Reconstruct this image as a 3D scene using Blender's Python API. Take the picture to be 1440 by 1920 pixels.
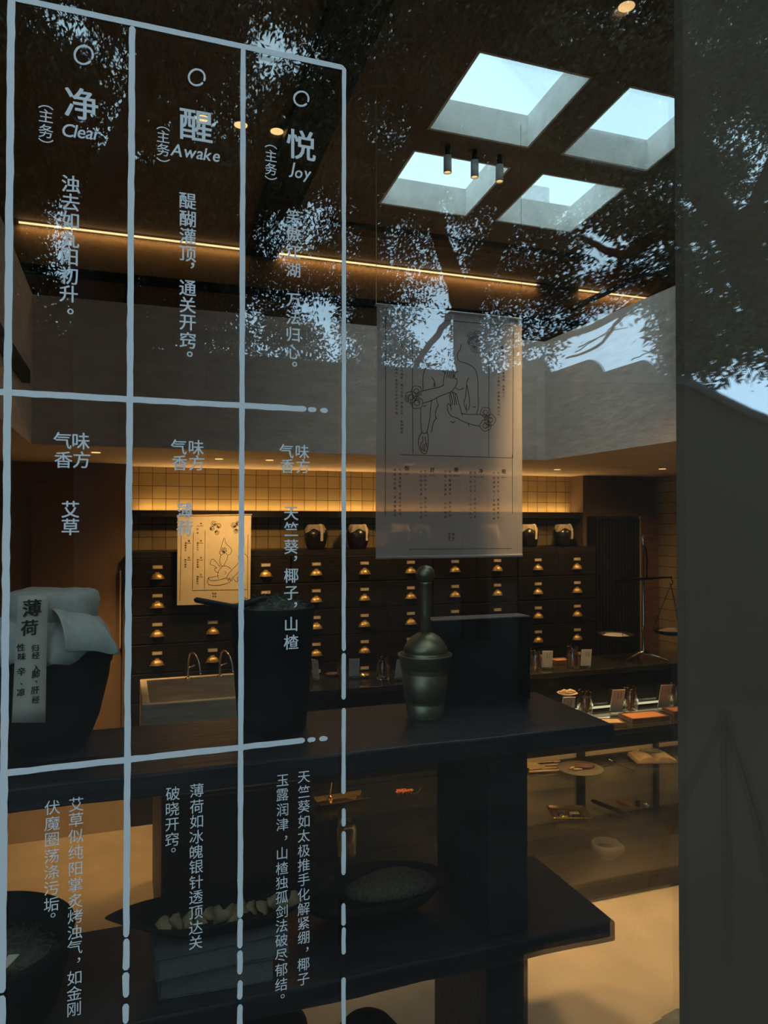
import bpy, math, random
import numpy as np
from mathutils import Vector, Matrix
PI = math.pi
random.seed(7); rng = np.random.default_rng(11)
for o in list(bpy.data.objects): bpy.data.objects.remove(o)
SC = bpy.context.scene
COL = SC.collection

# ------------------------------------------------------------------ camera
F = 1387.0                       # focal length in pixels of the 1440x1920 frame
YAW, PITCH, CAM = math.radians(19.3), math.radians(0.8), Vector((0, 0, 1.95))
_f = Vector((math.sin(YAW)*math.cos(PITCH), math.cos(YAW)*math.cos(PITCH), math.sin(PITCH)))
_r = Vector((math.cos(YAW), -math.sin(YAW), 0)); _u = _r.cross(_f)
cd = bpy.data.cameras.new('camera'); cam = bpy.data.objects.new('camera', cd); COL.objects.link(cam)
cam.location = CAM; cam.rotation_euler = (PI/2+PITCH, 0, -YAW)
cd.sensor_width = 36; cd.lens = 36*F/1920; cd.clip_start = 0.05; cd.clip_end = 300
SC.camera = cam

# ------------------------------------------------------------------ exposure, world
SC.view_settings.view_transform = 'Standard'; SC.view_settings.look = 'None'
SC.view_settings.exposure = 0.0; SC.view_settings.gamma = 1.0
SC.view_settings.use_curve_mapping = False
SC.cycles.use_denoising = True
SC.cycles.max_bounces = 10; SC.cycles.transparent_max_bounces = 24
SC.cycles.sample_clamp_indirect = 6.0
SC.cycles.caustics_reflective = False; SC.cycles.caustics_refractive = False
W = bpy.data.worlds.new('sky'); SC.world = W; W.use_nodes = True
nt = W.node_tree; nt.nodes.clear()
tc = nt.nodes.new('ShaderNodeTexCoord'); sp = nt.nodes.new('ShaderNodeSeparateXYZ')
rp = nt.nodes.new('ShaderNodeValToRGB'); bg = nt.nodes.new('ShaderNodeBackground'); ou = nt.nodes.new('ShaderNodeOutputWorld')
nt.links.new(tc.outputs['Generated'], sp.inputs[0]); nt.links.new(sp.outputs['Z'], rp.inputs[0])
rp.color_ramp.elements[0].position = 0.0; rp.color_ramp.elements[0].color = (1.30, 2.05, 2.90, 1)
rp.color_ramp.elements[1].position = 0.45; rp.color_ramp.elements[1].color = (1.28, 1.95, 2.32, 1)
e_ = rp.color_ramp.elements.new(.60); e_.color = (1.30, 1.98, 2.35, 1); e_ = rp.color_ramp.elements.new(1.0); e_.color = (6.0, 7.2, 7.3, 1)
nt.links.new(rp.outputs[0], bg.inputs[0]); nt.links.new(bg.outputs[0], ou.inputs[0])
bg.inputs[1].default_value = 1.0

WARM = (1.0, 0.60, 0.23); AMBER = (1.0, 0.56, 0.19)
E_SPOT, E_TRACK, E_SOFFIT = 26.0, 310.0, 30.0     # lamp powers in watts
GLASS_Y = 1.6                                     # the shop window's plane

# ------------------------------------------------------------------ helpers
def ray(px, py):
    return _f + _r*((px-720)/F) + _u*((960-py)/F)
def P(px, py, Y=None, Z=None, X=None):            # where a picture point lies on one plane of the room
    d = ray(px, py)
    t = Y/d.y if Y is not None else ((Z-CAM.z)/d.z if Z is not None else X/d.x)
    return CAM + d*t
def PM(px, py, Y):                                # the street point whose mirror image stands at depth Y behind the glass
    p = P(px, py, Y); return Vector((p.x, 2*GLASS_Y-p.y, p.z))

class MB:
    def __init__(s): s.v = []; s.f = []; s.sm = []
    def add(s, vs, fs, smooth=False, M=None):
        n = len(s.v)
        for v in vs:
            v = Vector(v); s.v.append((M @ v) if M is not None else v)
        for f in fs: s.f.append([i+n for i in f]); s.sm.append(smooth)
        return s
    def box(s, x0, x1, y0, y1, z0, z1, M=None):
        return s.add([(x0,y0,z0),(x1,y0,z0),(x1,y1,z0),(x0,y1,z0),(x0,y0,z1),(x1,y0,z1),(x1,y1,z1),(x0,y1,z1)],
              [(0,3,2,1),(4,5,6,7),(0,1,5,4),(1,2,6,5),(2,3,7,6),(3,0,4,7)], False, M)
    def lathe(s, prof, n=32, M=None, cap=True, sx=1, sy=1):
        vs = []; fs = []
        for r, z in prof:
            for k in range(n):
                a = 2*PI*k/n; vs.append((r*math.cos(a)*sx, r*math.sin(a)*sy, z))
        for i in range(len(prof)-1):
            for k in range(n):
                a, b = i*n+k, i*n+(k+1) % n
                fs.append((a, b, b+n, a+n))
        s.add(vs, fs, True, M)
        if cap:
            m = len(s.v)-len(vs)
            for i in (0, len(prof)-1):
                if prof[i][0] > 1e-5:
                    ring = [m+i*n+k for k in range(n)]
                    s.f.append(ring[::-1] if i == 0 else ring); s.sm.append(False)
        return s
    def tube(s, pts, r, n=8, M=None):
        pts = [Vector(p) for p in pts]; m = len(pts)
        rr = r if isinstance(r, (list, tuple)) else [r]*m
        vs = []; fs = []; up = Vector((0.13, 0.21, 0.97))
        for i, p in enumerate(pts):
            t = (pts[min(i+1, m-1)]-pts[max(i-1, 0)]).normalized()
            a = t.cross(up)
            if a.length < 1e-3: a = t.cross(Vector((1, 0, 0)))
            a.normalize(); b = t.cross(a)
            for k in range(n):
                q = 2*PI*k/n; vs.append(p+a*(rr[i]*math.cos(q))+b*(rr[i]*math.sin(q)))
        for i in range(m-1):
            for k in range(n):
                a, b = i*n+k, i*n+(k+1) % n; fs.append((a, b, b+n, a+n))
        s.add(vs, fs, True, M)
        q = len(s.v)-len(vs)
        s.f.append([q+k for k in range(n)]); s.sm.append(False)
        s.f.append([q+(m-1)*n+k for k in range(n)][::-1]); s.sm.append(False)
        return s
    def prism(s, poly, y0, y1, M=None):           # outline in X,Z pushed along Y
        n = len(poly)
        vs = [(x, y0, z) for x, z in poly]+[(x, y1, z) for x, z in poly]
        fs = [tuple(range(n)), tuple(range(2*n-1, n-1, -1))]+[(i, i+n, (i+1) % n+n, (i+1) % n) for i in range(n)]
        return s.add(vs, fs, False, M)
    def ribbon(s, pts, w, M=None, wob=0.0):       # flat ink or vinyl stroke in an X,Z plane, round ends
        pts = [Vector(p) for p in pts]; m = len(pts)
        if m < 2: return s
        L = []; R = []
        for i, p in enumerate(pts):
            t = (pts[min(i+1, m-1)]-pts[max(i-1, 0)]); t.y = 0
            if t.length < 1e-9: t = Vector((1, 0, 0))
            t.normalize(); nn = Vector((-t.z, 0, t.x))
            h = w/2*(1+random.uniform(-wob, wob)); h2 = w/2*(1+random.uniform(-wob, wob))
            L.append(p+nn*h); R.append(p-nn*h2)
        t0 = (pts[0]-pts[1]).normalized()*w*0.45; t1 = (pts[-1]-pts[-2]).normalized()*w*0.45
        L = [pts[0]+t0+(L[0]-pts[0])*.45]+L+[pts[-1]+t1+(L[-1]-pts[-1])*.45]
        R = [pts[0]+t0+(R[0]-pts[0])*.45]+R+[pts[-1]+t1+(R[-1]-pts[-1])*.45]
        n = len(L)
        return s.add(L+R, [(i, i+1, i+1+n, i+n) for i in range(n-1)], False, M)
    def build(s, name, mat, parent=None, bevel=0, seg=2, loc=None, rot=None):
        me = bpy.data.meshes.new(name); me.from_pydata([tuple(v) for v in s.v], [], s.f)
        me.polygons.foreach_set('use_smooth', s.sm); me.materials.append(mat); me.update()
        o = bpy.data.objects.new(name, me); COL.objects.link(o)
        if parent: o.parent = parent
        if loc is not None: o.location = loc
        if rot is not None: o.rotation_euler = rot
        if bevel:
            b = o.modifiers.new('bevel', 'BEVEL'); b.width = bevel; b.segments = seg; b.limit_method = 'ANGLE'; b.angle_limit = math.radians(40)
        return o
def smooth(pts, k=6):
    pts = [Vector(p) for p in pts]
    if len(pts) < 3: return pts
    out = []
    for i in range(len(pts)-1):
        p0, p1, p2, p3 = pts[max(i-1, 0)], pts[i], pts[i+1], pts[min(i+2, len(pts)-1)]
        for j in range(k):
            t = j/k
            out.append(0.5*((2*p1)+(p2-p0)*t+(2*p0-5*p1+4*p2-p3)*t*t+(3*p1-p0-3*p2+p3)*t**3))
    out.append(pts[-1]); return out
def tag(o, label, cat, group=None, kind=None):
    o['label'] = label; o['category'] = cat
    if group: o['group'] = group
    if kind: o['kind'] = kind
    return o
def thing(name, label, cat, loc=(0, 0, 0), rz=0, group=None):
    o = bpy.data.objects.new(name, None); COL.objects.link(o); o.empty_display_size = 0.05
    o.location = loc; o.rotation_euler = (0, 0, rz); return tag(o, label, cat, group)
def struct(o): o['kind'] = 'structure'; return o
def kids(o): return [c for c in bpy.data.objects if c.parent is o]
def dup(o, loc, rz=None, label=None, parent=None):
    c = o.copy(); COL.objects.link(c)
    if parent is not None: c.parent = parent
    if loc is not None: c.location = loc
    if rz is not None: c.rotation_euler = (0, 0, rz)
    if label: c['label'] = label
    for ch in kids(o): dup(ch, None, None, None, c)
    return c

# ------------------------------------------------------------------ materials
def mat(name, col, rough=0.5, metal=0.0, var=0.0, scale=8.0, bump=0.0, stretch=(1, 1, 1), coat=0.0, alpha=None, spec=0.5, emit=None, es=0):
    m = bpy.data.materials.new(name); m.use_nodes = True; t = m.node_tree; b = t.nodes['Principled BSDF']
    b.inputs['Base Color'].default_value = (*col, 1); b.inputs['Roughness'].default_value = rough
    b.inputs['Metallic'].default_value = metal; b.inputs['Specular IOR Level'].default_value = spec
    b.inputs['Coat Weight'].default_value = coat
    if emit: b.inputs['Emission Color'].default_value = (*emit, 1); b.inputs['Emission Strength'].default_value = es
    if var or bump:
        c = t.nodes.new('ShaderNodeTexCoord'); mp = t.nodes.new('ShaderNodeMapping'); n = t.nodes.new('ShaderNodeTexNoise')
        mp.inputs['Scale'].default_value = stretch; n.inputs['Scale'].default_value = scale; n.inputs['Detail'].default_value = 6
        t.links.new(c.outputs['Object'], mp.inputs[0]); t.links.new(mp.outputs[0], n.inputs['Vector'])
        if var:
            r = t.nodes.new('ShaderNodeValToRGB')
            r.color_ramp.elements[0].color = (*[x*(1-var) for x in col], 1); r.color_ramp.elements[0].position = .3
            r.color_ramp.elements[1].color = (*[min(1, x*(1+var)) for x in col], 1); r.color_ramp.elements[1].position = .7
            t.links.new(n.outputs['Fac'], r.inputs[0]); t.links.new(r.outputs[0], b.inputs['Base Color'])
        if bump:
            u = t.nodes.new('ShaderNodeBump'); u.inputs['Strength'].default_value = bump; u.inputs['Distance'].default_value = .01
            t.links.new(n.outputs['Fac'], u.inputs['Height']); t.links.new(u.outputs[0], b.inputs['Normal'])
    return m
def see_through(name, tint, refl, rough=0.0, fres=0.0):   # pane: tinted straight transmission with a mirror share
    m = bpy.data.materials.new(name); m.use_nodes = True; t = m.node_tree; t.nodes.clear()
    o = t.nodes.new('ShaderNodeOutputMaterial'); mx = t.nodes.new('ShaderNodeMixShader')
    tr = t.nodes.new('ShaderNodeBsdfTransparent'); gl = t.nodes.new('ShaderNodeBsdfGlossy')
    tr.inputs[0].default_value = (*tint, 1); gl.inputs['Roughness'].default_value = rough
    gl.inputs['Color'].default_value = (1, 1, 1, 1)
    if fres:
        fr = t.nodes.new('ShaderNodeFresnel'); fr.inputs[0].default_value = 1.5
        ma = t.nodes.new('ShaderNodeMath'); ma.operation = 'MULTIPLY_ADD'; ma.inputs[1].default_value = fres; ma.inputs[2].default_value = refl
        ma.use_clamp = True
        t.links.new(fr.outputs[0], ma.inputs[0]); t.links.new(ma.outputs[0], mx.inputs[0])
    else: mx.inputs[0].default_value = refl
    t.links.new(tr.outputs[0], mx.inputs[1]); t.links.new(gl.outputs[0], mx.inputs[2]); t.links.new(mx.outputs[0], o.inputs[0])
    return m
def cloth_mat(name, col, alpha, transl, scale=300):
    m = bpy.data.materials.new(name); m.use_nodes = True; t = m.node_tree; t.nodes.clear()
    o = t.nodes.new('ShaderNodeOutputMaterial'); d = t.nodes.new('ShaderNodeBsdfDiffuse'); l = t.nodes.new('ShaderNodeBsdfTranslucent')
    tr = t.nodes.new('ShaderNodeBsdfTransparent'); a = t.nodes.new('ShaderNodeMixShader'); b = t.nodes.new('ShaderNodeMixShader')
    n = t.nodes.new('ShaderNodeTexNoise'); n.inputs['Scale'].default_value = 14; n.inputs['Detail'].default_value = 5
    c = t.nodes.new('ShaderNodeTexCoord'); r = t.nodes.new('ShaderNodeValToRGB')
    r.color_ramp.elements[0].color = (*[x*.9 for x in col], 1); r.color_ramp.elements[1].color = (*col, 1)
    t.links.new(c.outputs['Object'], n.inputs['Vector']); t.links.new(n.outputs['Fac'], r.inputs[0])
    for q in (d, l): t.links.new(r.outputs[0], q.inputs[0])
    a.inputs[0].default_value = transl; b.inputs[0].default_value = alpha
    t.links.new(d.outputs[0], a.inputs[1]); t.links.new(l.outputs[0], a.inputs[2])
    t.links.new(tr.outputs[0], b.inputs[1]); t.links.new(a.outputs[0], b.inputs[2]); t.links.new(b.outputs[0], o.inputs[0])
    return m
def tile_mat(name, axes, size, c1, c2, grout, rough=0.45):
    m = bpy.data.materials.new(name); m.use_nodes = True; t = m.node_tree; b = t.nodes['Principled BSDF']
    c = t.nodes.new('ShaderNodeTexCoord'); s = t.nodes.new('ShaderNodeSeparateXYZ'); k = t.nodes.new('ShaderNodeCombineXYZ')
    br = t.nodes.new('ShaderNodeTexBrick'); br.offset = 0; br.squash = 1
    br.inputs['Scale'].default_value = 1; br.inputs['Brick Width'].default_value = size[0]; br.inputs['Row Height'].default_value = size[1]
    br.inputs['Mortar Size'].default_value = 0.0022; br.inputs['Mortar Smooth'].default_value = 0.2
    br.inputs['Color1'].default_value = (*c1, 1); br.inputs['Color2'].default_value = (*c2, 1); br.inputs['Mortar'].default_value = (*grout, 1)
    t.links.new(c.outputs['Object'], s.inputs[0]); t.links.new(s.outputs[axes[0]], k.inputs[0]); t.links.new(s.outputs[axes[1]], k.inputs[1])
    t.links.new(k.outputs[0], br.inputs['Vector']); t.links.new(br.outputs['Color'], b.inputs['Base Color'])
    u = t.nodes.new('ShaderNodeBump'); u.inputs['Strength'].default_value = .6; u.inputs['Distance'].default_value = .004; u.invert = True
    t.links.new(br.outputs['Fac'], u.inputs['Height']); t.links.new(u.outputs[0], b.inputs['Normal'])
    b.inputs['Roughness'].default_value = rough
    return m
def glow(name, col, s):
    m = bpy.data.materials.new(name); m.use_nodes = True; t = m.node_tree; t.nodes.clear()
    o = t.nodes.new('ShaderNodeOutputMaterial'); e = t.nodes.new('ShaderNodeEmission'); e.inputs[0].default_value = (*col, 1); e.inputs[1].default_value = s
    t.links.new(e.outputs[0], o.inputs[0]); return m

M_floor = mat('warm_microcement', (.50, .42, .31), .55, var=.10, scale=5, bump=.04)
M_ceil = mat('dark_brown_ceiling', (.20, .155, .11), .8, var=.15, scale=3)
M_plaster = mat('grey_trowelled_plaster', (.80, .70, .61), .85, var=.10, scale=9, bump=.55, stretch=(1, 1, 3))
M_soffit = mat('beige_soffit', (.34, .27, .19), .8, var=.05, scale=4)
M_brown = mat('brown_plaster', (.15, .10, .06), .85, var=.08, scale=5)
M_shaft = mat('pale_concrete', (.76, .77, .74), .9, var=.10, scale=12, bump=.3)
M_black = mat('black_steel', (.012, .012, .013), .45, .4)
M_tile = tile_mat('ochre_square_tile', (0, 2), (.0885, .088), (.42, .33, .17), (.34, .26, .13), (.06, .045, .02))
M_stone = tile_mat('ochre_stone_course', (1, 2), (.30, .088), (.38, .29, .14), (.30, .22, .11), (.05, .035, .02), .7)
M_drawer = mat('dark_stained_wood', (.010, .0072, .0055), .5, spec=.3, var=.45, scale=7, bump=.25, stretch=(1, 4, 14))
M_carcass = mat('black_stained_wood', (.010, .008, .007), .5, var=.3, scale=6, stretch=(1, 4, 12))
M_rack = mat('charred_dark_wood', (.011, .014, .019), .42, spec=.45, var=.35, scale=5, bump=.35, stretch=(1.2, 9, 9))
M_brass = mat('aged_brass', (.62, .45, .20), .42, .75, var=.15, scale=30)
M_plate = mat('ivory_label_plate', (.62, .58, .5), .6)
M_plategrey = mat('grey_stoneware', (.22, .19, .155), .6, var=.08, scale=20)
M_passage = mat('warm_passage_plaster', (.24, .155, .085), .85, var=.08, scale=4)
M_paper = mat('cream_paper', (.66, .59, .46), .85, var=.05, scale=18)
M_card = mat('white_card', (.76, .68, .54), .8, var=.04, scale=12)
M_ink = mat('black_ink', (.012, .011, .012), .8)
M_violet = mat('faded_violet_ink', (.13, .09, .15), .8)
M_ceramic = mat('black_glazed_ceramic', (.016, .013, .011), .28, var=.3, scale=12, coat=.3)
M_linen = mat('raw_linen', (.55, .50, .40), .95, var=.10, scale=60, bump=.3)
M_muslin = mat('white_muslin', (.60, .61, .55), .95, var=.08, scale=50, bump=.3)
M_bronze = mat('green_patinated_bronze', (.27, .25, .15), .38, .8, var=.25, scale=9)
M_chrome = mat('polished_steel', (.6, .58, .54), .18, 1.0)
M_iron = mat('blackened_iron', (.02, .018, .016), .4, .7)
M_decal = mat('pale_blue_grey_vinyl', (.44, .455, .46), .7)
M_pane = see_through('coated_window_glass', (.91, .92, .91), .125, 0, .25)
M_skypane = see_through('skylight_glass', (.95, .97, .97), .04)
M_thin = see_through('display_glass', (.95, .96, .94), .012, 0, .16)
M_jarglass = see_through('jar_glass', (.90, .90, .84), .07, .02, .5)
M_vitr = mat('dark_counter_top', (.030, .027, .020), .16, coat=.4)
M_deck = mat('olive_brown_deck', (.085, .068, .040), .35, var=.12, scale=5)
M_beige = mat('beige_back_panel', (.42, .35, .25), .7)
M_terra = mat('terracotta_powder', (.58, .24, .10), .9, var=.06, scale=40)
M_woodm = mat('walnut', (.14, .075, .035), .45, var=.3, scale=9, stretch=(1, 6, 6))
M_stick = mat('cinnamon_bark', (.26, .11, .05), .8, var=.3, scale=40)
M_pale = mat('pale_wood', (.55, .40, .24), .6, var=.15, scale=20)
M_white = mat('unglazed_porcelain', (.56, .50, .42), .5)
M_gold = mat('brushed_gold', (.75, .55, .24), .25, 1.0)
M_flower = mat('dried_orange_petals', (.70, .20, .05), .8, var=.3, scale=60)
M_herb = mat('dried_grey_green_herb', (.13, .145, .11), .95, var=.5, scale=60, bump=.6)
M_seed = mat('dried_brown_seed', (.10, .075, .045), .8, var=.5, scale=120)
M_slice = mat('dried_root_slice', (.27, .20, .105), .85, var=.35, scale=25)
M_sink = mat('honed_stone', (.46, .40, .30), .6, var=.25, scale=9, bump=.2, stretch=(.5, 1, 4))
M_cloth = cloth_mat('sheer_scroll_cloth', (.78, .75, .74), .82, .40)
M_blind = mat('charcoal_board', (.21, .142, .090), .9, var=.08, scale=2.5)
M_rock = mat('rough_grey_stone', (.16, .17, .16), .95, var=.3, scale=20, bump=1.0)
M_paint = mat('dark_book_cloth', (.045, .05, .055), .8, var=.2, scale=30)
M_page = mat('grey_page_edges', (.10, .105, .105), .9, var=.3, scale=60, stretch=(1, 1, 12))
M_oldpage = mat('yellowed_pages', (.52, .40, .24), .9, var=.2, scale=50, stretch=(1, 1, 10))
M_pot = mat('matt_black_clay', (.007, .0075, .008), .7, spec=.15, var=.2, scale=10)
M_leaf = mat('dark_camphor_leaf', (.012, .020, .008), .7, var=.3, scale=3, spec=.12)
M_bark = mat('dark_bark', (.016, .013, .011), .95, spec=.1, var=.3, scale=10, bump=.8)
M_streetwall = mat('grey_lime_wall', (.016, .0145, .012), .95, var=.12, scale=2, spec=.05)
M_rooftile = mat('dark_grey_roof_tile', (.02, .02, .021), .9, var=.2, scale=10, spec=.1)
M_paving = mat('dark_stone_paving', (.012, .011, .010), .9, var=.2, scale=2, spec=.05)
# ------------------------------------------------------------------ the setting
def slab(name, m, *b): return struct(MB().box(*b).build(name, m))
def ceil_z(y): return 3.99-0.0892*y
slab('floor', M_floor, -1.7, 4.4, 1.66, 5.5, -.1, 0)
slab('ground', M_paving, -30, 34, -45, 1.55, .30, .40)
slab('wall_back', M_tile, .02, 3.50, 5.30, 5.40, 0, 2.33)
slab('wall_back_left', M_passage, -1.7, .02, 5.10, 5.40, 0, 2.33)
slab('wall_back_right', M_brown, 3.50, 4.22, 5.12, 5.40, 0, 2.33)
slab('wall_left', M_brown, -1.8, -1.6, 1.66, 5.4, 0, 4.0)
slab('wall_right', M_stone, 4.22, 4.4, 1.66, 5.4, 0, 2.33)
slab('trim_1', M_plaster, -1.6, 4.4, 3.95, 5.4, 2.33, 3.06)       # bulkhead along the back
slab('trim_2', M_plaster, 2.43, 4.4, 1.66, 3.95, 2.33, 3.06)      # bulkhead on the right
slab('trim_3', M_plaster, -1.6, -.43, 1.66, 3.95, 2.33, 3.06)     # bulkhead on the left
slab('wall_back_upper', M_brown, -1.7, 4.4, 4.42, 4.6, 3.06, 4.1)
slab('wall_left_upper', M_black, -.95, -.80, 1.66, 4.42, 3.06, 4.1)
slab('wall_right_upper', M_brown, 3.75, 3.9, 1.66, 4.42, 3.06, 4.1)
# sloping ceiling with four square roof lights
xs = [-1.7, 1.275, 1.795, 1.97, 2.475, 4.4]; ys = [1.62, 2.54, 3.055, 3.22, 3.73, 4.6]
HOLES = [(1, 1), (3, 1), (1, 3), (3, 3)]
c = MB()
for i in range(5):
    for j in range(5):
        if (i, j) in HOLES: continue
        x0, x1, y0, y1 = xs[i], xs[i+1], ys[j], ys[j+1]
        z = lambda y, t: ceil_z(y)+t
        c.add([(x0,y0,z(y0,0)),(x1,y0,z(y0,0)),(x1,y1,z(y1,0)),(x0,y1,z(y1,0)),(x0,y0,z(y0,.145)),(x1,y0,z(y0,.145)),(x1,y1,z(y1,.145)),(x0,y1,z(y1,.145))],
              [(0,3,2,1),(4,5,6,7),(0,1,5,4),(1,2,6,5),(2,3,7,6),(3,0,4,7)])
struct(c.build('ceiling', M_ceil))
for n, (i, j) in enumerate(HOLES):
    x0, x1, y0, y1 = xs[i], xs[i+1], ys[j], ys[j+1]
    s = MB(); w = .012
    def lin(xa, xb, ya, yb):
        s.add([(xa,ya,ceil_z(ya)+.001),(xb,ya,ceil_z(ya)+.001),(xb,yb,ceil_z(yb)+.001),(xa,yb,ceil_z(yb)+.001),
               (xa,ya,ceil_z(ya)+.15),(xb,ya,ceil_z(ya)+.15),(xb,yb,ceil_z(yb)+.15),(xa,yb,ceil_z(yb)+.15)],
              [(0,3,2,1),(4,5,6,7),(0,1,5,4),(1,2,6,5),(2,3,7,6),(3,0,4,7)])
    lin(x0, x0+w, y0, y1); lin(x1-w, x1, y0, y1); lin(x0, x1, y0, y0+w); lin(x0, x1, y1-w, y1)
    so = struct(s.build('window_%d' % (n+2), M_shaft))
    g = MB(); g.add([(x0,y0,ceil_z(y0)+.151),(x1,y0,ceil_z(y0)+.151),(x1,y1,ceil_z(y1)+.151),(x0,y1,ceil_z(y1)+.151),
                     (x0,y0,ceil_z(y0)+.159),(x1,y0,ceil_z(y0)+.159),(x1,y1,ceil_z(y1)+.159),(x0,y1,ceil_z(y1)+.159)],
                    [(0,3,2,1),(4,5,6,7),(0,1,5,4),(1,2,6,5),(2,3,7,6),(3,0,4,7)])
    g.build('pane', M_skypane, so)
# ceiling beam, cross beam, black rail over the back bulkhead
def beam(name, x0, x1, y0, y1, d, m):
    struct(MB().add([(x0,y0,ceil_z(y0)-d),(x1,y0,ceil_z(y0)-d),(x1,y1,ceil_z(y1)-d),(x0,y1,ceil_z(y1)-d),
              (x0,y0,ceil_z(y0)),(x1,y0,ceil_z(y0)),(x1,y1,ceil_z(y1)),(x0,y1,ceil_z(y1))],
             [(0,3,2,1),(4,5,6,7),(0,1,5,4),(1,2,6,5),(2,3,7,6),(3,0,4,7)]).build(name, m))
beam('trim_4', .66, .86, 1.66, 4.42, .05, M_carcass)
beam('trim_5', .86, 3.7, 3.96, 4.04, .035, M_brown)
r = MB().box(-.78, 3.74, 4.36, 4.418, 3.30, 3.34)
for x in (.0, 1.05, 2.1, 3.15): r.box(x-.008, x+.008, 4.385, 4.405, 3.06, 3.30)
r.box(2.69, 2.72, 1.68, 4.36, 3.31, 3.335)
struct(r.build('trim_6', M_black))
slab('glow_plinth_back', M_floor, -1.7, .02, 5.0, 5.1, 0, .34)  # added plinth, its paler floor colour stands in for glow low on the wall
slab('trim_7', M_black, -.428, -.395, 2.0, 3.57, 2.56, 2.615)     # dark slot in the left bulkhead
# the shop front: pane, charcoal board behind it, facade round it
pane = struct(MB().box(-1.2, 2.4, GLASS_Y, GLASS_Y+.012, .40, 3.7).build('window_1', M_pane))
slab('wall_front', M_blind, 1.433, 2.6, 1.622, 1.655, 0, 3.75)
slab('wall_front_left', M_streetwall, -1.8, -1.2, 1.55, 1.66, .3, 4.3)
slab('wall_front_right', M_streetwall, 2.4, 4.4, 1.55, 1.62, .3, 4.3)
slab('wall_front_top', M_streetwall, -1.2, 2.4, 1.55, 1.62, 3.7, 4.3)
slab('wall_front_sill', M_black, -1.8, 4.4, 1.56, 1.66, -.1, .40)
# parapet blocks on the roof, seen through the far roof light
a = P(975, 392, Y=9); b = P(1030, 352, Y=9)
struct(MB().box(a.x, b.x, 9, 9.5, a.z-.4, b.z).box(b.x+.9, b.x+1.3, 9, 9.4, a.z-.4, a.z+.16).build('trim_8', M_shaft))

# ------------------------------------------------------------------ lamps
def spot(parent, loc, power, angle, col, target=None, r=.03, blend=.6):
    l = bpy.data.lights.new('lamp_light', 'SPOT'); l.energy = power; l.spot_size = math.radians(angle); l.spot_blend = blend; l.color = col; l.shadow_soft_size = r
    o = bpy.data.objects.new('lamp_light', l); COL.objects.link(o); o.parent = parent; o.location = loc
    if target is not None:
        d = Vector(target)-(parent.location+Vector(loc)); o.rotation_euler = d.to_track_quat('-Z', 'Y').to_euler()
    return o
M_lens = glow('warm_lens', (1.0, .62, .25), 1.7)
M_led = glow('warm_led_strip', (1.0, .68, .32), 2.0)
M_ledw = glow('pale_led_tube', (1.0, .94, .55), .95)
DL = [((.308, 3.25), 'leftmost of three lit ceiling downlights in a row', (.25, 3.10, 0), E_SPOT), ((.472, 3.25), 'middle one of three lit ceiling downlights in a row', (.5, 3.05, 0), E_SPOT),
      ((.632, 3.25), 'rightmost of three lit ceiling downlights, nearest the dark beam', (.9, 3.0, 0), E_SPOT), ((1.68, 2.18), 'lit downlight alone in the ceiling in front of the roof lights', (2.45, 3.40, .85), 75.0)]
for (x, y), lab, tg, pw in DL:
    z = ceil_z(y); t = thing('ceiling_downlight', lab, 'ceiling lamp', (x, y, z), 0, 'round ceiling downlights')
    MB().lathe([(.029, -.006), (.037, -.006), (.037, .01), (.029, .01), (.029, -.006)], 24, cap=False).build('trim_ring', M_soffit, t)
    MB().lathe([(.0, -.0075), (.029, -.0075), (.029, .004), (0, .004)], 24).build('lens', M_lens, t)
    spot(t, (0, 0, -.02), pw, 30, WARM, tg)
TL = [((1.414, 3.14), 'leftmost of three small cylinder spotlights between the roof lights', (2.25, 3.38, .87), 40), ((1.554, 3.14), 'middle of three small cylinder spotlights between the roof lights', (2.35, 2.95, 0), 36),
      ((1.686, 3.14), 'rightmost of three small cylinder spotlights between the roof lights', (2.1, 2.72, 0), 28)]
for (x, y), lab, tg, an in TL:
    z = ceil_z(y); t = thing('cylinder_spotlight', lab, 'spotlight', (x, y, z), 0, 'cylinder spotlights')
    MB().lathe([(.012, 0), (.012, -.055)], 16).build('stem', M_black, t)
    MB().lathe([(.0165, -.128), (.019, -.128), (.019, -.05), (.0, -.05)], 20, cap=False).build('housing', M_shaft, t)
    MB().lathe([(0, -.122), (.0165, -.122), (.0165, -.118), (0, -.118)], 20).build('lens', M_lens, t)
    spot(t, (0, 0, -.135), E_TRACK, an, WARM, tg)
SL = [((.53, 4.50), 'left recessed soffit lamp above the small hanging sheet'), ((.83, 4.48), 'recessed soffit lamp right of the small hanging sheet'), ((1.75, 4.5), 'recessed soffit lamp behind the long hanging scroll'),
      ((2.93, 4.60), 'recessed soffit lamp right of the long hanging scroll'), ((3.6, 4.3), 'recessed soffit lamp above the balance scale')]
for (x, y), lab in SL:
    t = thing('recessed_soffit_lamp', lab, 'ceiling lamp', (x, y, 2.33), 0, 'small recessed soffit lamps')
    MB().lathe([(.0, -.003), (.024, -.003), (.024, .0), (0, .0)], 20).build('lens', M_lens, t)
    spot(t, (0, 0, -.02), E_SOFFIT, 125, AMBER, (x, y+.35, 1.2), .03, 1.0)
t = thing('recessed_soffit_lamp', 'recessed soffit lamp over the passage at the far left', 'ceiling lamp', (-.15, 4.3, 2.33), 0, 'small recessed soffit lamps')
MB().lathe([(.0, -.003), (.024, -.003), (.024, .0), (0, .0)], 20).build('lens', M_lens, t)
spot(t, (0, 0, -.02), 110, 66, AMBER, (.0, 4.8, 0), .03, 1.0)
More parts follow.
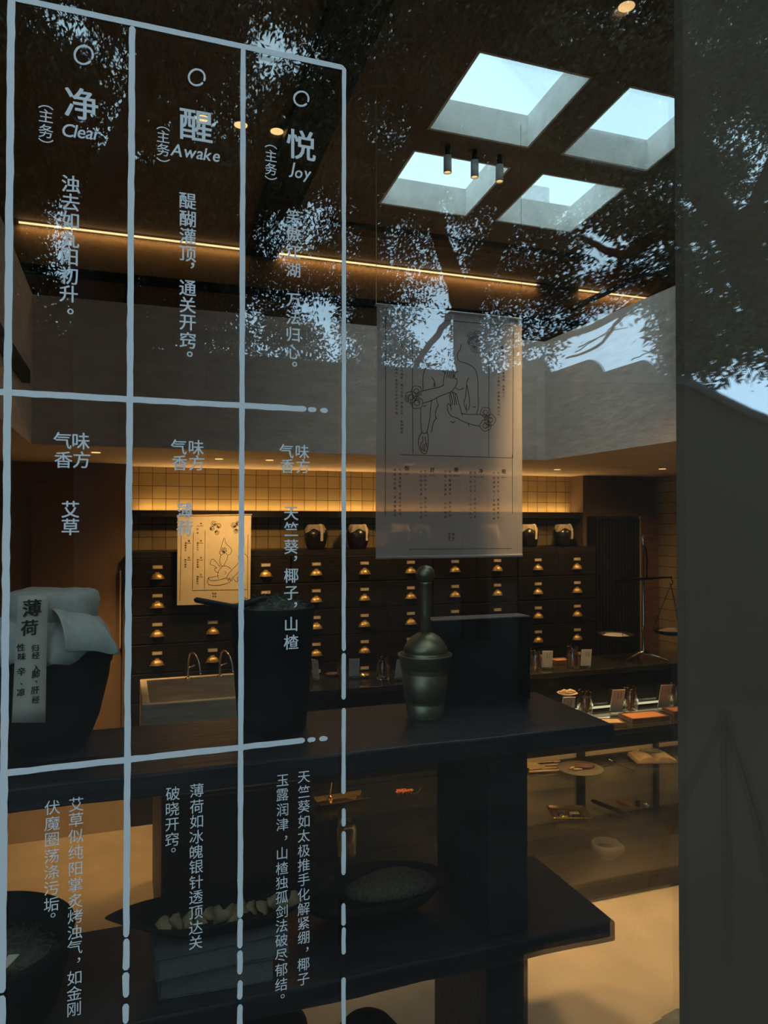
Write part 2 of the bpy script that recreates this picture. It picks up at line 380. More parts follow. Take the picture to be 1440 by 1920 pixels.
for k, (x0, x1, lab) in enumerate([(-.55, .655, 'warm linear light under the upper ceiling, left of the dark beam'), (.865, 2.65, 'warm linear light under the upper ceiling, right of the dark beam'),
                  (2.99, 3.58, 'short warm linear light above the right bulkhead')]):
    t = tag(MB().box(x0, x1, 4.405, 4.418, 3.571, 3.578).build('linear_light', M_led), lab, 'light strip', 'linear lights on the upper wall')
    l = bpy.data.lights.new('strip_light', 'AREA'); l.shape = 'RECTANGLE'; l.size = x1-x0; l.size_y = .012; l.energy = 0.9*(x1-x0); l.color = AMBER
    o = bpy.data.objects.new('strip_light', l); COL.objects.link(o); o.location = ((x0+x1)/2, 4.398, 3.56); o.rotation_euler = (0, 0, 0); o.rotation_euler = (math.radians(12), 0, 0); o.parent = t
# shelf above the jars with the light strip that grazes the tiles
sh = thing('wall_shelf', 'thin black wall shelf above the row of cloth covered jars', 'shelf', (0, 0, 0))
MB().box(.03, 3.5, 5.12, 5.298, 1.985, 2.01).build('board', M_carcass, sh)
MB().box(.03, 3.5, 5.12, 5.132, 2.01, 2.03).build('front_lip', M_carcass, sh)
st = tag(MB().box(.05, 3.48, 5.262, 5.272, 2.0105, 2.018).build('shelf_light_strip', glow('amber_led', (1.0, .55, .16), 16)), 'amber light strip on top of the black wall shelf, grazing the tiles', 'light strip')
l = bpy.data.lights.new('strip_light', 'AREA'); l.shape = 'RECTANGLE'; l.size = 3.4; l.size_y = .02; l.energy = 7; l.color = AMBER
o = bpy.data.objects.new('strip_light', l); COL.objects.link(o); o.location = (1.77, 5.262, 2.026); o.rotation_euler = (math.radians(188), 0, 0); o.parent = st
# ------------------------------------------------------------------ the street behind the camera (seen in the pane)
def leaves(name, clumps, parent, L0=.085, m=None):
    C = []; D = []; S = []
    for (c, r, n, ln) in clumps:
        u = rng.normal(size=(n, 3)); u /= np.linalg.norm(u, axis=1)[:, None]
        q = np.array(c)+u*(r*rng.random((n, 1))**(1/2.6))*np.array([1, 1, .8])
        # leaves gather in sprays: snap part of them to a few twig points
        k = max(6, n//14); tw = q[rng.integers(0, n, k)]
        pick = rng.integers(0, k, n); near = rng.random((n, 1)) < .8
        q = np.where(near, tw[pick]+rng.normal(size=(n, 3))*.085*(ln/.09), q)
        d = (q-np.array(c)); d = d/np.maximum(np.linalg.norm(d, axis=1)[:, None], 1e-4)*.5+rng.normal(size=(n, 3))*.8+np.array([0, 0, -.35])
        d /= np.linalg.norm(d, axis=1)[:, None]
        s = np.cross(d, rng.normal(size=(n, 3))); s /= np.linalg.norm(s, axis=1)[:, None]
        l = ln*rng.uniform(.7, 1.25, (n, 1)); C.append(q); D.append(d*l); S.append(s*l*.19)
    C = np.concatenate(C); D = np.concatenate(D); S = np.concatenate(S); n = len(C)
    V = np.stack([C, C+D*.45+S, C+D, C+D*.45-S], 1).reshape(-1, 3).astype(np.float32)
    me = bpy.data.meshes.new(name); me.vertices.add(4*n); me.vertices.foreach_set('co', V.ravel())
    me.loops.add(4*n); me.loops.foreach_set('vertex_index', np.arange(4*n, dtype=np.int32))
    me.polygons.add(n); me.polygons.foreach_set('loop_start', np.arange(0, 4*n, 4, dtype=np.int32)); me.polygons.foreach_set('loop_total', np.full(n, 4, np.int32))
    me.update(); me.validate(); me.materials.append(m or M_leaf)
    o = bpy.data.objects.new(name, me); COL.objects.link(o); o.parent = parent; o['kind'] = 'stuff'
    if parent: o.matrix_parent_inverse = Matrix.Translation(-Vector(parent.location))
    return o
def limb(t, name, pts, Y, r0, r1):
    w = [PM(x, y, Y+d) for x, y, d in pts]; w = smooth(w, 5); m = len(w)
    w = [p+Vector((random.gauss(0, .012), random.gauss(0, .012), 0)) for p in w]
    b = MB().tube(w, [r0+(r1-r0)*i/(m-1) for i in range(m)], 10)
    b.v = [v-Vector(t.location) for v in b.v]
    return b.build(name, M_bark, t)
GAPS = [(100,30,40,36),(160,70,22,25),(265,108,32,18),(192,225,38,24),(230,280,34,50),(378,232,34,34),(505,75,40,30),(540,90,36,30),(500,150,28,15),
  (122,470,52,48),(152,398,46,32),(70,520,10,10),(150,550,30,22),(140,610,26,14),(472,585,36,34),(560,430,36,30),(610,400,26,16),(595,585,36,40),(620,620,30,30),(735,245,12,22),
  (850,440,24,36),(800,570,26,34),(790,625,24,26),(825,650,26,26),(905,672,14,10),(962,600,10,16),(985,640,22,20),(1125,425,24,18),(1155,470,26,18),
  (1180,605,40,22),(1215,645,42,26),(1145,655,34,18),(1240,462,16,10),(1318,560,12,10),(1080,660,60,22),(1402,475,18,18),(1345,405,20,34),(1390,262,32,16),(1428,290,14,14),
  (1410,735,50,26),(1350,715,20,10),(640,330,18,12),(310,430,12,10),(1040,410,14,10),(700,60,10,8),(1150,20,10,8),(1145,55,10,8)]
def in_gap(x, y, k):
    return any(((x-a)/(p+k))**2+((y-b)/(q+k))**2 < 1 for a, b, p, q in GAPS)
def crown(x0, x1, Y, step, rad, dens, ln, lo, hi=-150, spread=1.4, gk=.62):
    out = []
    y = hi
    while y < lo:
        x = x0
        while x < x1:
            jx, jy = x+random.uniform(-.4, .4)*step, y+random.uniform(-.4, .4)*step
            if not in_gap(jx, jy, gk*rad*F/(Y*1.05)) and jy < lo:
                n = int(dens*random.uniform(.55, 1.4))
                out.append((tuple(PM(jx, jy, Y+random.uniform(-spread, spread))), rad*random.uniform(.75, 1.2), n, ln))
            x += step
        y += step*.9
    return out
def base(px, Y): p = PM(px, 978, Y); return Vector((p.x, p.y, .4))
def stem(t, name, Y, bx, pts, r0, r1):            # rooted in the paving, rises through the listed points
    b0 = base(bx, Y)
    w = [b0+Vector((0, 0, -.05))]+[PM(x, y, Y+d) for x, y, d in pts]; w = smooth(w, 6); m = len(w)
    b = MB().tube(w, [r0+(r1-r0)*i/(m-1) for i in range(m)], 14); b.v = [v-Vector(t.location) for v in b.v]
    return b.build(name, M_bark, t)
t = thing('leafy_street_tree', 'dark leafy tree mirrored at the upper left behind the white lettering', 'tree', base(185, 9.5), 0, 'street trees mirrored in the window')
stem(t, 'trunk', 9.5, 185, [(178, 700, 0), (170, 450, 0), (215, 310, 0), (262, 180, .2), (300, 20, .5)], .27, .12)
limb(t, 'branch', [(172, 460, 0), (120, 350, -.3), (70, 250, -.6)], 9.5, .12, .05); limb(t, 'branch', [(215, 310, 0), (330, 200, .4), (470, 110, .8)], 9.5, .10, .03)
leaves('foliage', crown(-140, 430, 9.5, 52, .40, 520, .075, 500, -150, 1.4, .52)+crown(-100, 430, 10.5, 50, .34, 330, .07, 660, 440, 1, .3), t)
t = thing('leafy_street_tree', 'tall forked tree mirrored in the middle above and behind the long scroll', 'tree', base(885, 9.0), 0, 'street trees mirrored in the window')
stem(t, 'trunk', 9.0, 892, [(890, 800, 0), (874, 640, 0), (880, 560, 0), (918, 480, .1), (948, 400, .2), (958, 250, .5), (985, 60, .6)], .20, .11)
limb(t, 'branch', [(872, 590, 0), (842, 490, -.1), (806, 370, -.3), (775, 200, -.6)], 9.0, .15, .06); limb(t, 'branch', [(776, 690, -.2), (800, 655, -.2), (836, 605, 0), (868, 560, 0)], 9.0, .035, .05)
limb(t, 'branch', [(948, 400, .2), (1010, 330, .4), (1100, 200, .5)], 9.0, .09, .04); limb(t, 'branch', [(806, 370, -.3), (700, 300, -.5), (560, 240, -.8)], 9.0, .07, .03)
leaves('foliage', crown(420, 1010, 9.0, 52, .40, 480, .075, 400, -150, 1.4, .42)+crown(440, 720, 9.3, 44, .30, 300, .07, 660, 390, 1, .3)+crown(890, 1010, 8.8, 42, .30, 300, .07, 660, 400, 1, .2)+crown(700, 850, 10.6, 44, .3, 260, .07, 690, 400, 1, .2), t)
t = thing('leafy_street_tree', 'large spreading tree with thick limbs mirrored at the right of the window', 'tree', base(1560, 7.4), 0, 'street trees mirrored in the window')
stem(t, 'trunk', 7.4, 1590, [(1545, 760, 0), (1470, 640, 0), (1412, 520, 0), (1372, 430, 0), (1318, 350, .1), (1290, 230, .3), (1270, 60, .5)], .30, .13)
limb(t, 'branch', [(1450, 640, 0), (1360, 590, .1), (1300, 552, .2), (1250, 520, .3)], 7.4, .13, .05)
limb(t, 'branch', [(1250, 520, .3), (1190, 570, .4), (1162, 600, .5), (1120, 650, .6), (1060, 672, .8)], 7.4, .035, .012)
limb(t, 'branch', [(1372, 430, 0), (1300, 440, .2), (1235, 440, .3), (1180, 475, .4), (1140, 470, .5), (1090, 445, .6)], 7.4, .11, .035)
limb(t, 'branch', [(1290, 500, .2), (1200, 560, .3), (1120, 610, .4), (1020, 640, .6), (960, 660, .7)], 7.4, .06, .025)
limb(t, 'branch', [(1412, 520, 0), (1420, 380, 0), (1470, 240, 0)], 7.4, .13, .06)
for k in range(14):
    x, y = random.uniform(1020, 1240), random.uniform(600, 690); limb(t, 'twig', [(x, y, .4), (x+random.uniform(20, 60), y-random.uniform(10, 50), .5), (x+random.uniform(60, 110), y-random.uniform(20, 80), .6)], 7.4, .008, .004)
leaves('foliage', crown(1000, 1560, 7.4, 60, .36, 420, .09, 420, -150, 1.4, .40)+crown(1000, 1300, 7.6, 40, .24, 260, .085, 570, 410, 1, .28)+crown(1290, 1560, 7.0, 44, .26, 280, .10, 690, 410, 1, .3)+crown(1255, 1330, 7.0, 30, .17, 170, .11, 705, 550, .5, .2)+crown(980, 1110, 8.2, 40, .22, 150, .08, 690, 560, 1, .1), t)
t = thing('leafy_background_tree', 'dense tree mirrored far back at the top left of the window', 'tree', base(360, 14), 0, 'distant trees mirrored in the window')
stem(t, 'trunk', 14, 360, [(360, 700, 0), (350, 400, 0), (330, 100, 0)], .3, .15)
leaves('foliage', crown(-150, 720, 14, 62, .80, 460, .14, 360, -150, 1, .5)+crown(-150, 780, 15, 48, .62, 480, .11, 690, 320, .8, .2)+crown(-150, 470, 15.6, 50, .7, 480, .13, 690, 470, .4, .08), t)
t = thing('leafy_background_tree', 'dense tree mirrored far back at the top right of the window', 'tree', base(1610, 14), 0, 'distant trees mirrored in the window')
stem(t, 'trunk', 14, 1610, [(1605, 700, 0), (1560, 400, 0), (1400, 100, 0)], .3, .15)
leaves('foliage', crown(700, 1570, 14, 64, .80, 460, .14, 400, -150, 1, .4)+crown(880, 1010, 15, 48, .6, 400, .12, 690, 380, .8, .1), t)
def canopy(x0, x1, y0, y1, z0, z1, n, rad, dens, ln): return [((random.uniform(x0, x1), random.uniform(y0, y1), random.uniform(z0, z1)), rad, dens, ln) for _ in range(n)]
t = thing('added_shade_tree', 'added unseen tree whose crown shades the lane behind the camera', 'tree', (-7.5, -3.5, .4))  # added out of view; its crown blocks the high sky over the lane
MB().tube(smooth([(0, 0, -.05), (.1, 0, 2), (.6, .2, 4), (1.6, .5, 6), (4, .6, 7.6), (8, .3, 8.2), (12, 0, 8.6)]), [.34-.006*i for i in range(37)], 12).build('trunk', M_bark, t)
leaves('foliage', canopy(-12, 14, -4.5, 0.6, 7.6, 9.5, 130, .95, 320, .15), t)
t = thing('leafy_background_tree', 'broad tree mirrored farthest back across the top of the window', 'tree', base(700, 24), 0, 'distant trees mirrored in the window')
stem(t, 'trunk', 24, 700, [(700, 700, 0), (690, 400, 0), (640, 100, 0)], .35, .18)
leaves('foliage', crown(-150, 1570, 24, 60, 1.3, 540, .25, 345, -150, .8, .42)+crown(230, 480, 23.5, 50, 1.0, 480, .21, 560, 345, .5, .2), t)
# long tiled house across the lane and the near wall with a swept cap
Yh = 17; p0, p1 = PM(-500, 690, Yh), PM(1060, 690, Yh); zt = PM(800, 664, Yh).z
h = thing('tiled_house', 'long grey house with a rolled tile roof mirrored behind the trees', 'house', ((p0.x+p1.x)/2, p0.y-2, .4))
hx = (p1.x-p0.x)/2
MB().box(-hx, hx, -1.8, 1.8, 0, zt-.75).build('wall', M_streetwall, h)
rb = MB(); n = int(2*hx/.22)
rb.add([(-hx, 2.2, zt-.9), (hx, 2.2, zt-.9), (hx, 0, zt-.42), (-hx, 0, zt-.42), (hx, -2.2, zt-.9), (-hx, -2.2, zt-.9)], [(0, 1, 2, 3), (3, 2, 4, 5), (0, 3, 5), (1, 4, 2), (0, 5, 4, 1)])
for k in range(n):
    x = -hx+.11+.22*k; rb.tube([(x, 2.22, zt-.89), (x, 0, zt-.40)], .075, 8)
for k in range(n): x = -hx+.11+.22*k; rb.lathe([(0, .07), (.05, .055), (.085, .02), (.095, -.03)], 10, Matrix.Translation((x, 0, zt-.47)))
rb.build('roof', M_rooftile, h)
Yw = 5.0
def W2(px, py): p = P(px, py, Yw); return (p.x, p.z)
wt = thing('lane_wall', 'dark lime wall with a swept tile cap mirrored at the right edge', 'wall', (0, 2*GLASS_Y-Yw, .4))
out = [W2(1008, 1330), W2(1008, 708), W2(1270, 712), W2(1300, 726), W2(1350, 752), W2(1400, 776), W2(1440, 792), W2(1700, 800), W2(1700, 1330)]
out = [(x, max(z-.4, 0) if 0 < i < len(out)-1 else 0) for i, (x, z) in enumerate(out)]
MB().prism(out, -.3, 0).build('wall', M_streetwall, wt)
cp = [W2(1000, 700), W2(1150, 703), W2(1270, 706), W2(1300, 716), W2(1350, 742), W2(1400, 766), W2(1440, 782), W2(1700, 790)]
cb = MB()
top = [(x, z-.4) for x, z in cp]; cb.prism(top+[(x, z-.07) for x, z in top[::-1]], -.42, .06)
for px in (1000, 1100, 1200):
    x, z = W2(px, 703); cb.prism([(x+.135*math.cos(PI*k/14), z-.425+.135*math.sin(PI*k/14)) for k in range(15)], -.43, .07)
cb.build('tile_cap', M_rooftile, wt)
# stakes that prop a young street tree
sb = PM(1366, 1330, 2.05)
t = thing('tripod_stand', 'dark slender tripod stand mirrored at the lower right of the charcoal board', 'stand', (sb.x, sb.y, .4))
MB().tube([(0, 0, -.0), (0, 0, sb.z-.40)], .011, 12).build('pole', M_bark, t)
for dx, dy in ((.34, -.10), (-.30, -.16), (.02, .30)):
    MB().tube([(dx, dy, .005), (dx*.55, dy*.55, (sb.z-.42)*.55), (.0, 0, sb.z-.42)], .009, 10).build('leg', M_bark, t)
# ------------------------------------------------------------------ drawer cabinets along the back wall
CY, PITCHX, RH, TOPZ = 5.0, .351, .185, 1.757
def drawer_proto():
    d = MB().box(-PITCHX/2+.006, PITCHX/2-.006, -.016, .02, -RH/2+.004, RH/2-.004).build('drawer', M_drawer, None, .003)
    h = MB()                                       # brass cup pull: quarter dome open below
    n, k = 14, 6; vs = []; fs = []
    for i in range(k+1):
        a = PI/2*i/k
        for j in range(n+1):
            b = PI*j/n; vs.append((-.041*math.cos(b)*math.cos(a)**.9, -.016-.032*math.sin(b)*math.cos(a)**.9, .037*math.sin(a)-.042))
    for i in range(k):
        for j in range(n): q = i*(n+1)+j; fs.append((q, q+1, q+n+2, q+n+1))
    h.add(vs, fs, True); h.box(-.046, .046, -.0185, -.016, -.045, -.040); h.box(-.012, .012, -.0185, -.016, -.006, .002)
    h.build('cup_handle', M_brass, d)
    f = MB().box(-.032, .032, -.0185, -.016, .022, .046).build('label_frame', M_brass, d)
    p = MB().box(-.0275, .0275, -.0205, -.0186, .0255, .0425).build('label_plate', M_plate, d); p['label'] = 'ivory paper name plate'
    return d
DRAW = None
UNITS = [([0], 'left end dark drawer cabinet, left of the small hanging sheet'), ([1], 'dark drawer cabinet behind the small hanging sheet'), ([2, 3], 'two column dark drawer cabinet right of the small hanging sheet'),
         ([4], 'single column dark drawer cabinet under the second covered jar'), ([5, 6], 'two column dark drawer cabinet behind the bronze mortar and scroll'), ([7, 8], 'two column dark drawer cabinet at the right edge of the long scroll'),
         ([9], 'right end dark drawer cabinet beside the slatted cupboard')]
for cols, lab in UNITS:
    xa, xb = .2+PITCHX*(cols[0]-.5), .2+PITCHX*(cols[-1]+.5)
    t = thing('drawer_cabinet', lab, 'cabinet', ((xa+xb)/2, CY, 0), 0, 'apothecary drawer cabinets'); w = (xb-xa)/2
    g = MB().box(-w+.001, w-.001, .03, .295, .0, TOPZ).box(-w+.001, w-.001, .0, .03, TOPZ-.038, TOPZ)
    for s in (-1, 1): g.box(s*(w-.004)-.003, s*(w-.004)+.003, .0, .03, .05, TOPZ-.038)
    g.build('carcass', M_carcass, t)
    for ccol in cols:
        for rrow in range(8):
            x = .2+PITCHX*ccol-(xa+xb)/2; z = TOPZ-.038-RH*(rrow+.5)
            if DRAW is None: DRAW = drawer_proto(); DRAW.parent = t; DRAW.location = (x, .012, z)
            else: dup(DRAW, (x, .012, z), None, None, t)
# slatted cupboard and the passage with its lit jamb
t = thing('slatted_cupboard', 'tall black cupboard of vertical slats behind the balance scale', 'cupboard', (3.735, CY, 0))
MB().box(-.195, .225, .02, .118, 0, 2.0).build('carcass', M_carcass, t)
b = MB()
for k in range(14): b.box(-.19+.03*k, -.19+.03*k+.022, 0, .02, .02, 1.98)
b.build('slat_door', M_drawer, t)
struct(MB().box(3.985, 4.01, 5.05, 5.12, 0, 2.0).build('door_1', M_soffit)); struct(MB().box(4.02, 4.2, 5.07, 5.12, 0, 2.0).build('door_2', M_woodm))
dr = struct(MB().box(-.55, -.02, 5.07, 5.10, 0, 2.2).build('door_3', M_passage))
a = P(226, 1070, Y=5.05); b2 = P(224, 1215, Y=5.05)
MB().box(a.x-.004, a.x+.004, 5.045, 5.07, b2.z, a.z).build('pull_bar', M_pale, dr)

# ------------------------------------------------------------------ covered jars on the cabinets
def jar_proto(t):
    MB().lathe([(.052, 0), (.060, .004), (.078, .06), (.084, .095), (.080, .125), (.062, .150), (.056, .160), (0, .162)], 28).build('jar_body', M_ceramic, t)
    n = 48; vs = [(0, 0, .178)]; fs = []
    rings = [(.050, .178, 0), (.060, .172, 0), (.063, .158, 0), (.074, .146, 1)]
    for r, z, q in rings:
        for k in range(n):
            a = 2*PI*k/n; c4 = abs(math.cos(2*(a-.4)))**3 if q else 0
            wv = .003*math.sin(9*a+.7)*(1 if r > .055 else 0)
            vs.append(((r+wv+.016*c4)*math.cos(a), (r+wv+.016*c4)*math.sin(a), z-.030*c4+wv*.5))
    for k in range(n): fs.append((0, 1+k, 1+(k+1) % n))
    for i in range(len(rings)-1):
        for k in range(n): a, b = 1+i*n+k, 1+i*n+(k+1) % n; fs.append((a, a+n, b+n, b))
    o = MB().add(vs, fs, True).build('cloth_cover', M_linen, t)
    s = o.modifiers.new('thick', 'SOLIDIFY'); s.thickness = .002
    MB().lathe([(.0615, .156), (.0645, .158), (.0615, .160)], 32, cap=False).build('tie_cord', M_pale, t)
    b = MB()
    pts = [(-.052, .180), (-.068, .173), (-.078, .155), (-.0885, .13), (-.0905, .10), (-.0875, .062)]
    vs = []; fs = []
    for y, z in pts: vs += [(.012, y, z), (.032, y+.004, z)]
    for i in range(len(pts)-1): fs.append((2*i, 2*i+1, 2*i+3, 2*i+2))
    o = b.add(vs, fs).build('paper_strip', M_card, t); s = o.modifiers.new('thick', 'SOLIDIFY'); s.thickness = .0012; o['label'] = 'pale paper name strip'
jp = None
for px, lab in [(592, 'leftmost cloth covered black jar, left of the vertical white lettering line'), (671, 'second cloth covered black jar, just left of the long scroll'), (750, 'cloth covered black jar showing through the lower left of the scroll'),
                (789, 'cloth covered black jar right beside another, showing through the scroll'), (917, 'cloth covered black jar showing through the right of the scroll'), (990, 'cloth covered black jar half hidden by the right scroll edge'),
                (1056, 'rightmost cloth covered black jar, clear of the scroll')]:
    yj = 5.085 if px == 750 else 5.195 if px == 789 else 5.13; x = P(px, 1005, Y=yj).x
    if jp is None:
        jp = thing('covered_jar', lab, 'jar', (x, yj, TOPZ), 0, 'cloth covered jars on the drawer cabinets'); jar_proto(jp)
    else:
        q = dup(jp, (x, yj, TOPZ), random.uniform(-.35, .35), lab)

# ------------------------------------------------------------------ display counter, raised bar, sink
X0, X1, YF, YB = .80, 4.20, 3.25, 3.62
t = thing('display_counter', 'long dark glass fronted display counter with lit shelves', 'counter', (0, 0, 0))
MB().box(X0, X1, YF+.03, YB, 0, .085).box(X0, X1, YF, YB, .085, .105).build('base', M_deck, t, .003)
MB().box(X0, X1, YF+.012, YF+.03, .0, .085).build('kick_plate', M_vitr, t)
MB().box(X0, X1, YF-.005, YB, .845, .87).build('top_deck', M_vitr, t, .002)
MB().box(X0, X1, YF, YF+.02, .775, .845).build('top_rail', M_carcass, t)
for z, nm in ((.610, 'glass_shelf'), (.370, 'glass_shelf')):
    MB().box(X0+.02, X1, YF+.012, YB-.03, z-.008, z).build(nm, M_thin, t)
MB().box(X0, X1, YF+.002, YF+.008, .105, .775).build('front_glass', M_thin, t)
ps = [P(1089, 1500, Y=YB-.02).x, P(1230, 1500, Y=YB-.02).x]
for x, w in ((X0+.012, .024), (1.62, .05), (ps[0], .045), (ps[1], .028), (X1-.02, .03)):
    MB().box(x-w/2, x+w/2, YB-.032, YB-.004, .105, .845).build('rear_post', M_carcass, t)
MB().box(X0, X1, YB-.034, YB-.003, .565, .62).build('rear_rail', M_carcass, t); MB().box(X0, X1, YB-.034, YB-.003, .105, .275).build('rear_rail', M_carcass, t)
MB().box(1.64, X1, YB-.012, YB-.004, .275, .845).build('back_panel', M_beige, t); MB().box(X0, 1.62, YB-.012, YB-.004, .275, .845).build('back_panel', M_carcass, t)
s = tag(MB().box(.85, 4.1, YF+.025, YF+.035, .836, .844).build('display_fill_strip', glow('warm_display_fill', (1.0, .62, .26), 2.0)), 'thin warm fill strip added under the display counter top', 'light strip')  # added fill light that brightens the inside of the case
l = bpy.data.lights.new('strip_light', 'AREA'); l.shape = 'RECTANGLE'; l.size = 3.2; l.size_y = .02; l.energy = 6.5; l.color = WARM
o = bpy.data.objects.new('strip_light', l); COL.objects.link(o); o.location = (2.48, YF+.05, .832); o.rotation_euler = (math.radians(25), 0, 0); o.parent = s
t = thing('raised_bar', 'raised black bar counter behind the display case', 'counter', (0, 0, 0))
MB().box(X0, X1, 3.64, 4.02, 1.07, 1.10).build('bar_top', M_vitr, t, .002)
MB().box(X0, X1, 3.66, 3.98, 0, 1.07).build('front_panel', M_carcass, t)
tb = P(1285, 1313, Y=3.60)
tag(MB().tube([(2.0, 3.60, .893), (4.15, 3.60, .893)], .0065, 10).build('light_tube', M_ledw), 'pale glowing light tube along the back of the display counter top', 'light strip')
l = bpy.data.lights.new('tube_light', 'AREA'); l.shape = 'RECTANGLE'; l.size = 2.1; l.size_y = .015; l.energy = .4; l.color = (1, .80, .5)
o = bpy.data.objects.new('tube_light', l); COL.objects.link(o); o.location = (3.05, 3.588, .91); o.rotation_euler = (math.radians(-55), 0, 0); o.parent = bpy.data.objects['light_tube']
t = thing('base_cabinet', 'dark plain base cabinet under the stone sink', 'cabinet', (.47, 3.65, 0))
MB().box(-.32, .32, -.40, .60, 0, .80).build('carcass', M_carcass, t, .003)
MB().box(-.315, -.004, -.418, -.40, .02, .785).build('door', M_drawer, t); MB().box(.004, .315, -.418, -.40, .02, .785).build('door', M_drawer, t)
t = thing('stone_sink', 'grey brown stone trough sink behind the dark tapered bucket', 'sink', (.44, 3.93, .80))
a = MB(); w, d, hh, k = .36, .30, .30, .035
a.box(-w, w, -d, d, 0, .05)
for q in ((-w, w, -d, -d+k), (-w, w, d-k, d), (-w, -w+k, -d+k, d-k), (w-k, w, -d+k, d-k)): a.box(*q, .05, hh)
a.build('basin', M_sink, t, .004)
for x, y, lab in ((.33, 4.16, 'slim curved steel tap, left one over the stone sink'), (.50, 4.16, 'slim curved steel tap, right one over the stone sink')):
    f = thing('tap', lab, 'tap', (x, y, 1.098), 0, 'slim taps over the sink')
    MB().lathe([(.018, 0), (.018, .008), (.007, .012)], 16).build('flange', M_chrome, f)
    MB().tube(smooth([(0, 0, 0), (0, 0, .10), (.01, -.03, .145), (.03, -.09, .14), (.045, -.13, .095), (.05, -.145, .05)], 5), .0055, 10).build('spout', M_chrome, f)
    MB().tube([(0, 0, .06), (.035, .0, .075)], .004, 8).build('lever', M_chrome, f)

# ------------------------------------------------------------------ small things on the counters
def glass_jar(loc, s, lab, grp, sticks, slab, heavy=True):
    t = thing('glass_jar', lab, 'jar', loc, random.uniform(-.2, .2), grp)
    h, r = .095*s, .034*s
    MB().lathe([(0, .001), (r*.95, .001), (r, .006), (r, h*.74), (r*.78, h*.84), (r*.76, h*.97), (r*.82, h), (r*.72, h), (r*.68, h*.86), (r*.9, h*.72), (r*.9, .008), (0, .007)], 24, cap=False).build('glass', M_jarglass, t)
    for k in range(sticks):
        a = 2*PI*k/sticks; q = r*.55
        b = Vector(loc)+Vector((q*.5*math.cos(a), q*.5*math.sin(a), .010)); e = b+Vector((.028*s*math.cos(a+.8)*.7, .028*s*math.sin(a+.8)*.5, h*random.uniform(1.08, 1.24)-.01))
        tag(MB().tube([b, b.lerp(e, .5), e], [.0042*s, .0045*s, .0042*s], 7).build('herb_stick', M_stick if heavy else M_woodm), slab, 'herb stick', 'herb sticks: '+slab[-40:])
def price_card(loc, w, h, tilt, rz, lab, grp):
    t = thing('price_card', lab, 'card', loc, rz, grp)
    M = Matrix.Translation((0, 0, .012)) @ Matrix.Rotation(tilt, 4, 'X')
    MB().box(-w/2, w/2, -.0015, .0015, 0, h, M).build('card', M_card, t)
    b = MB()
    for k in range(5): b.box(w*.18, w*.24, -.0021, -.0016, h*(.84-.06*k), h*(.87-.06*k), M)
    for k in range(4): b.box(-w*.05, w*.0, -.0021, -.0016, h*(.78-.06*k), h*(.81-.06*k), M)
    b.build('small_print', M_ink, t)
    MB().box(-w*.42, w*.42, -.016, .022, 0, .014).build('clear_stand', M_jarglass, t, .002)
def tray(loc, w, d, rz, lab, grp, fill=M_terra):
    t = thing('powder_tray', lab, 'tray', loc, rz, grp)
    a = MB().box(-w/2, w/2, -d/2, d/2, 0, .008)
    for q in ((-w/2, w/2, -d/2, -d/2+.01), (-w/2, w/2, d/2-.01, d/2), (-w/2, -w/2+.01, -d/2+.01, d/2-.01), (w/2-.01, w/2, -d/2+.01, d/2-.01)): a.box(*q, .008, .024)
    a.build('frame', M_woodm, t, .002); f = MB().box(-w/2+.012, w/2-.012, -d/2+.012, d/2-.012, .0085, .0215).build('powder', fill, t)
ZB, ZD = 1.1005, .8705
def on2(px, Y, z): return (P(px, 1330, Y=Y).x, Y, z)
def on(px, py, z): p = P(px, py, Z=z); return (p.x, p.y, z)
# raised bar, right of the black box
glass_jar(on(1004, 1256, ZB), 1.05, 'small glass jar on the raised bar, first right of the black board', 'glass jars on the raised bar', 7, 'thin brown herb stick in the jar first right of the black board')
price_card(on(1025, 1255, ZB), .062, .100, .22, -.25, 'leaning price card on the raised bar, left of the orange tray', 'price cards on the raised bar')
tray(on(1050, 1243, ZB), .11, .09, 0, 'small orange powder tray on the raised bar between two jars', 'powder trays on the raised bar')
glass_jar(on(1074, 1252, ZB), 1.1, 'glass jar on the raised bar between the orange tray and a card', 'glass jars on the raised bar', 7, 'thin brown herb stick in the jar between orange tray and card')
price_card(on(1098, 1252, ZB), .06, .100, .22, -.3, 'rightmost price card on the raised bar, nearest the scale', 'price cards on the raised bar')
# raised bar, left part
price_card(on(593, 1277, ZB), .055, .105, .1, -1.2, 'price card seen edge on beside the dark tapered bucket', 'price cards on the raised bar')
t = thing('wooden_coaster', 'round brown wooden coaster on the raised bar beside a jar', 'coaster', on(624, 1266, ZB)); MB().lathe([(.0, 0), (.036, 0), (.042, .010), (.0, .012)], 24).build('disc', M_woodm, t)
glass_jar(on(641, 1268, ZB), .85, 'small dim glass jar on the bar behind the vertical white line', 'glass jars on the raised bar', 5, 'thin brown herb stick in the dim jar behind the white line', False)
price_card(on(664, 1272, ZB), .058, .100, .2, -.25, 'blank price card on the bar right of the vertical white line', 'price cards on the raised bar')
glass_jar(on(718, 1273, ZB), 1.1, 'glass jar with sticks on the bar left of the bronze mortar', 'glass jars on the raised bar', 7, 'thin brown herb stick in the jar left of the bronze mortar')
price_card(on(748, 1275, ZB), .06, .105, .2, .3, 'price card half hidden behind the bronze mortar', 'price cards on the raised bar')
p = on(684, 1270, ZB); t = thing('glass_dish', 'small shiny glass dish on the bar between card and jar', 'dish', p); MB().lathe([(0, .001), (.022, .001), (.030, .016), (.026, .016), (.019, .006), (0, .006)], 24, cap=False).build('dish', M_gold, t)
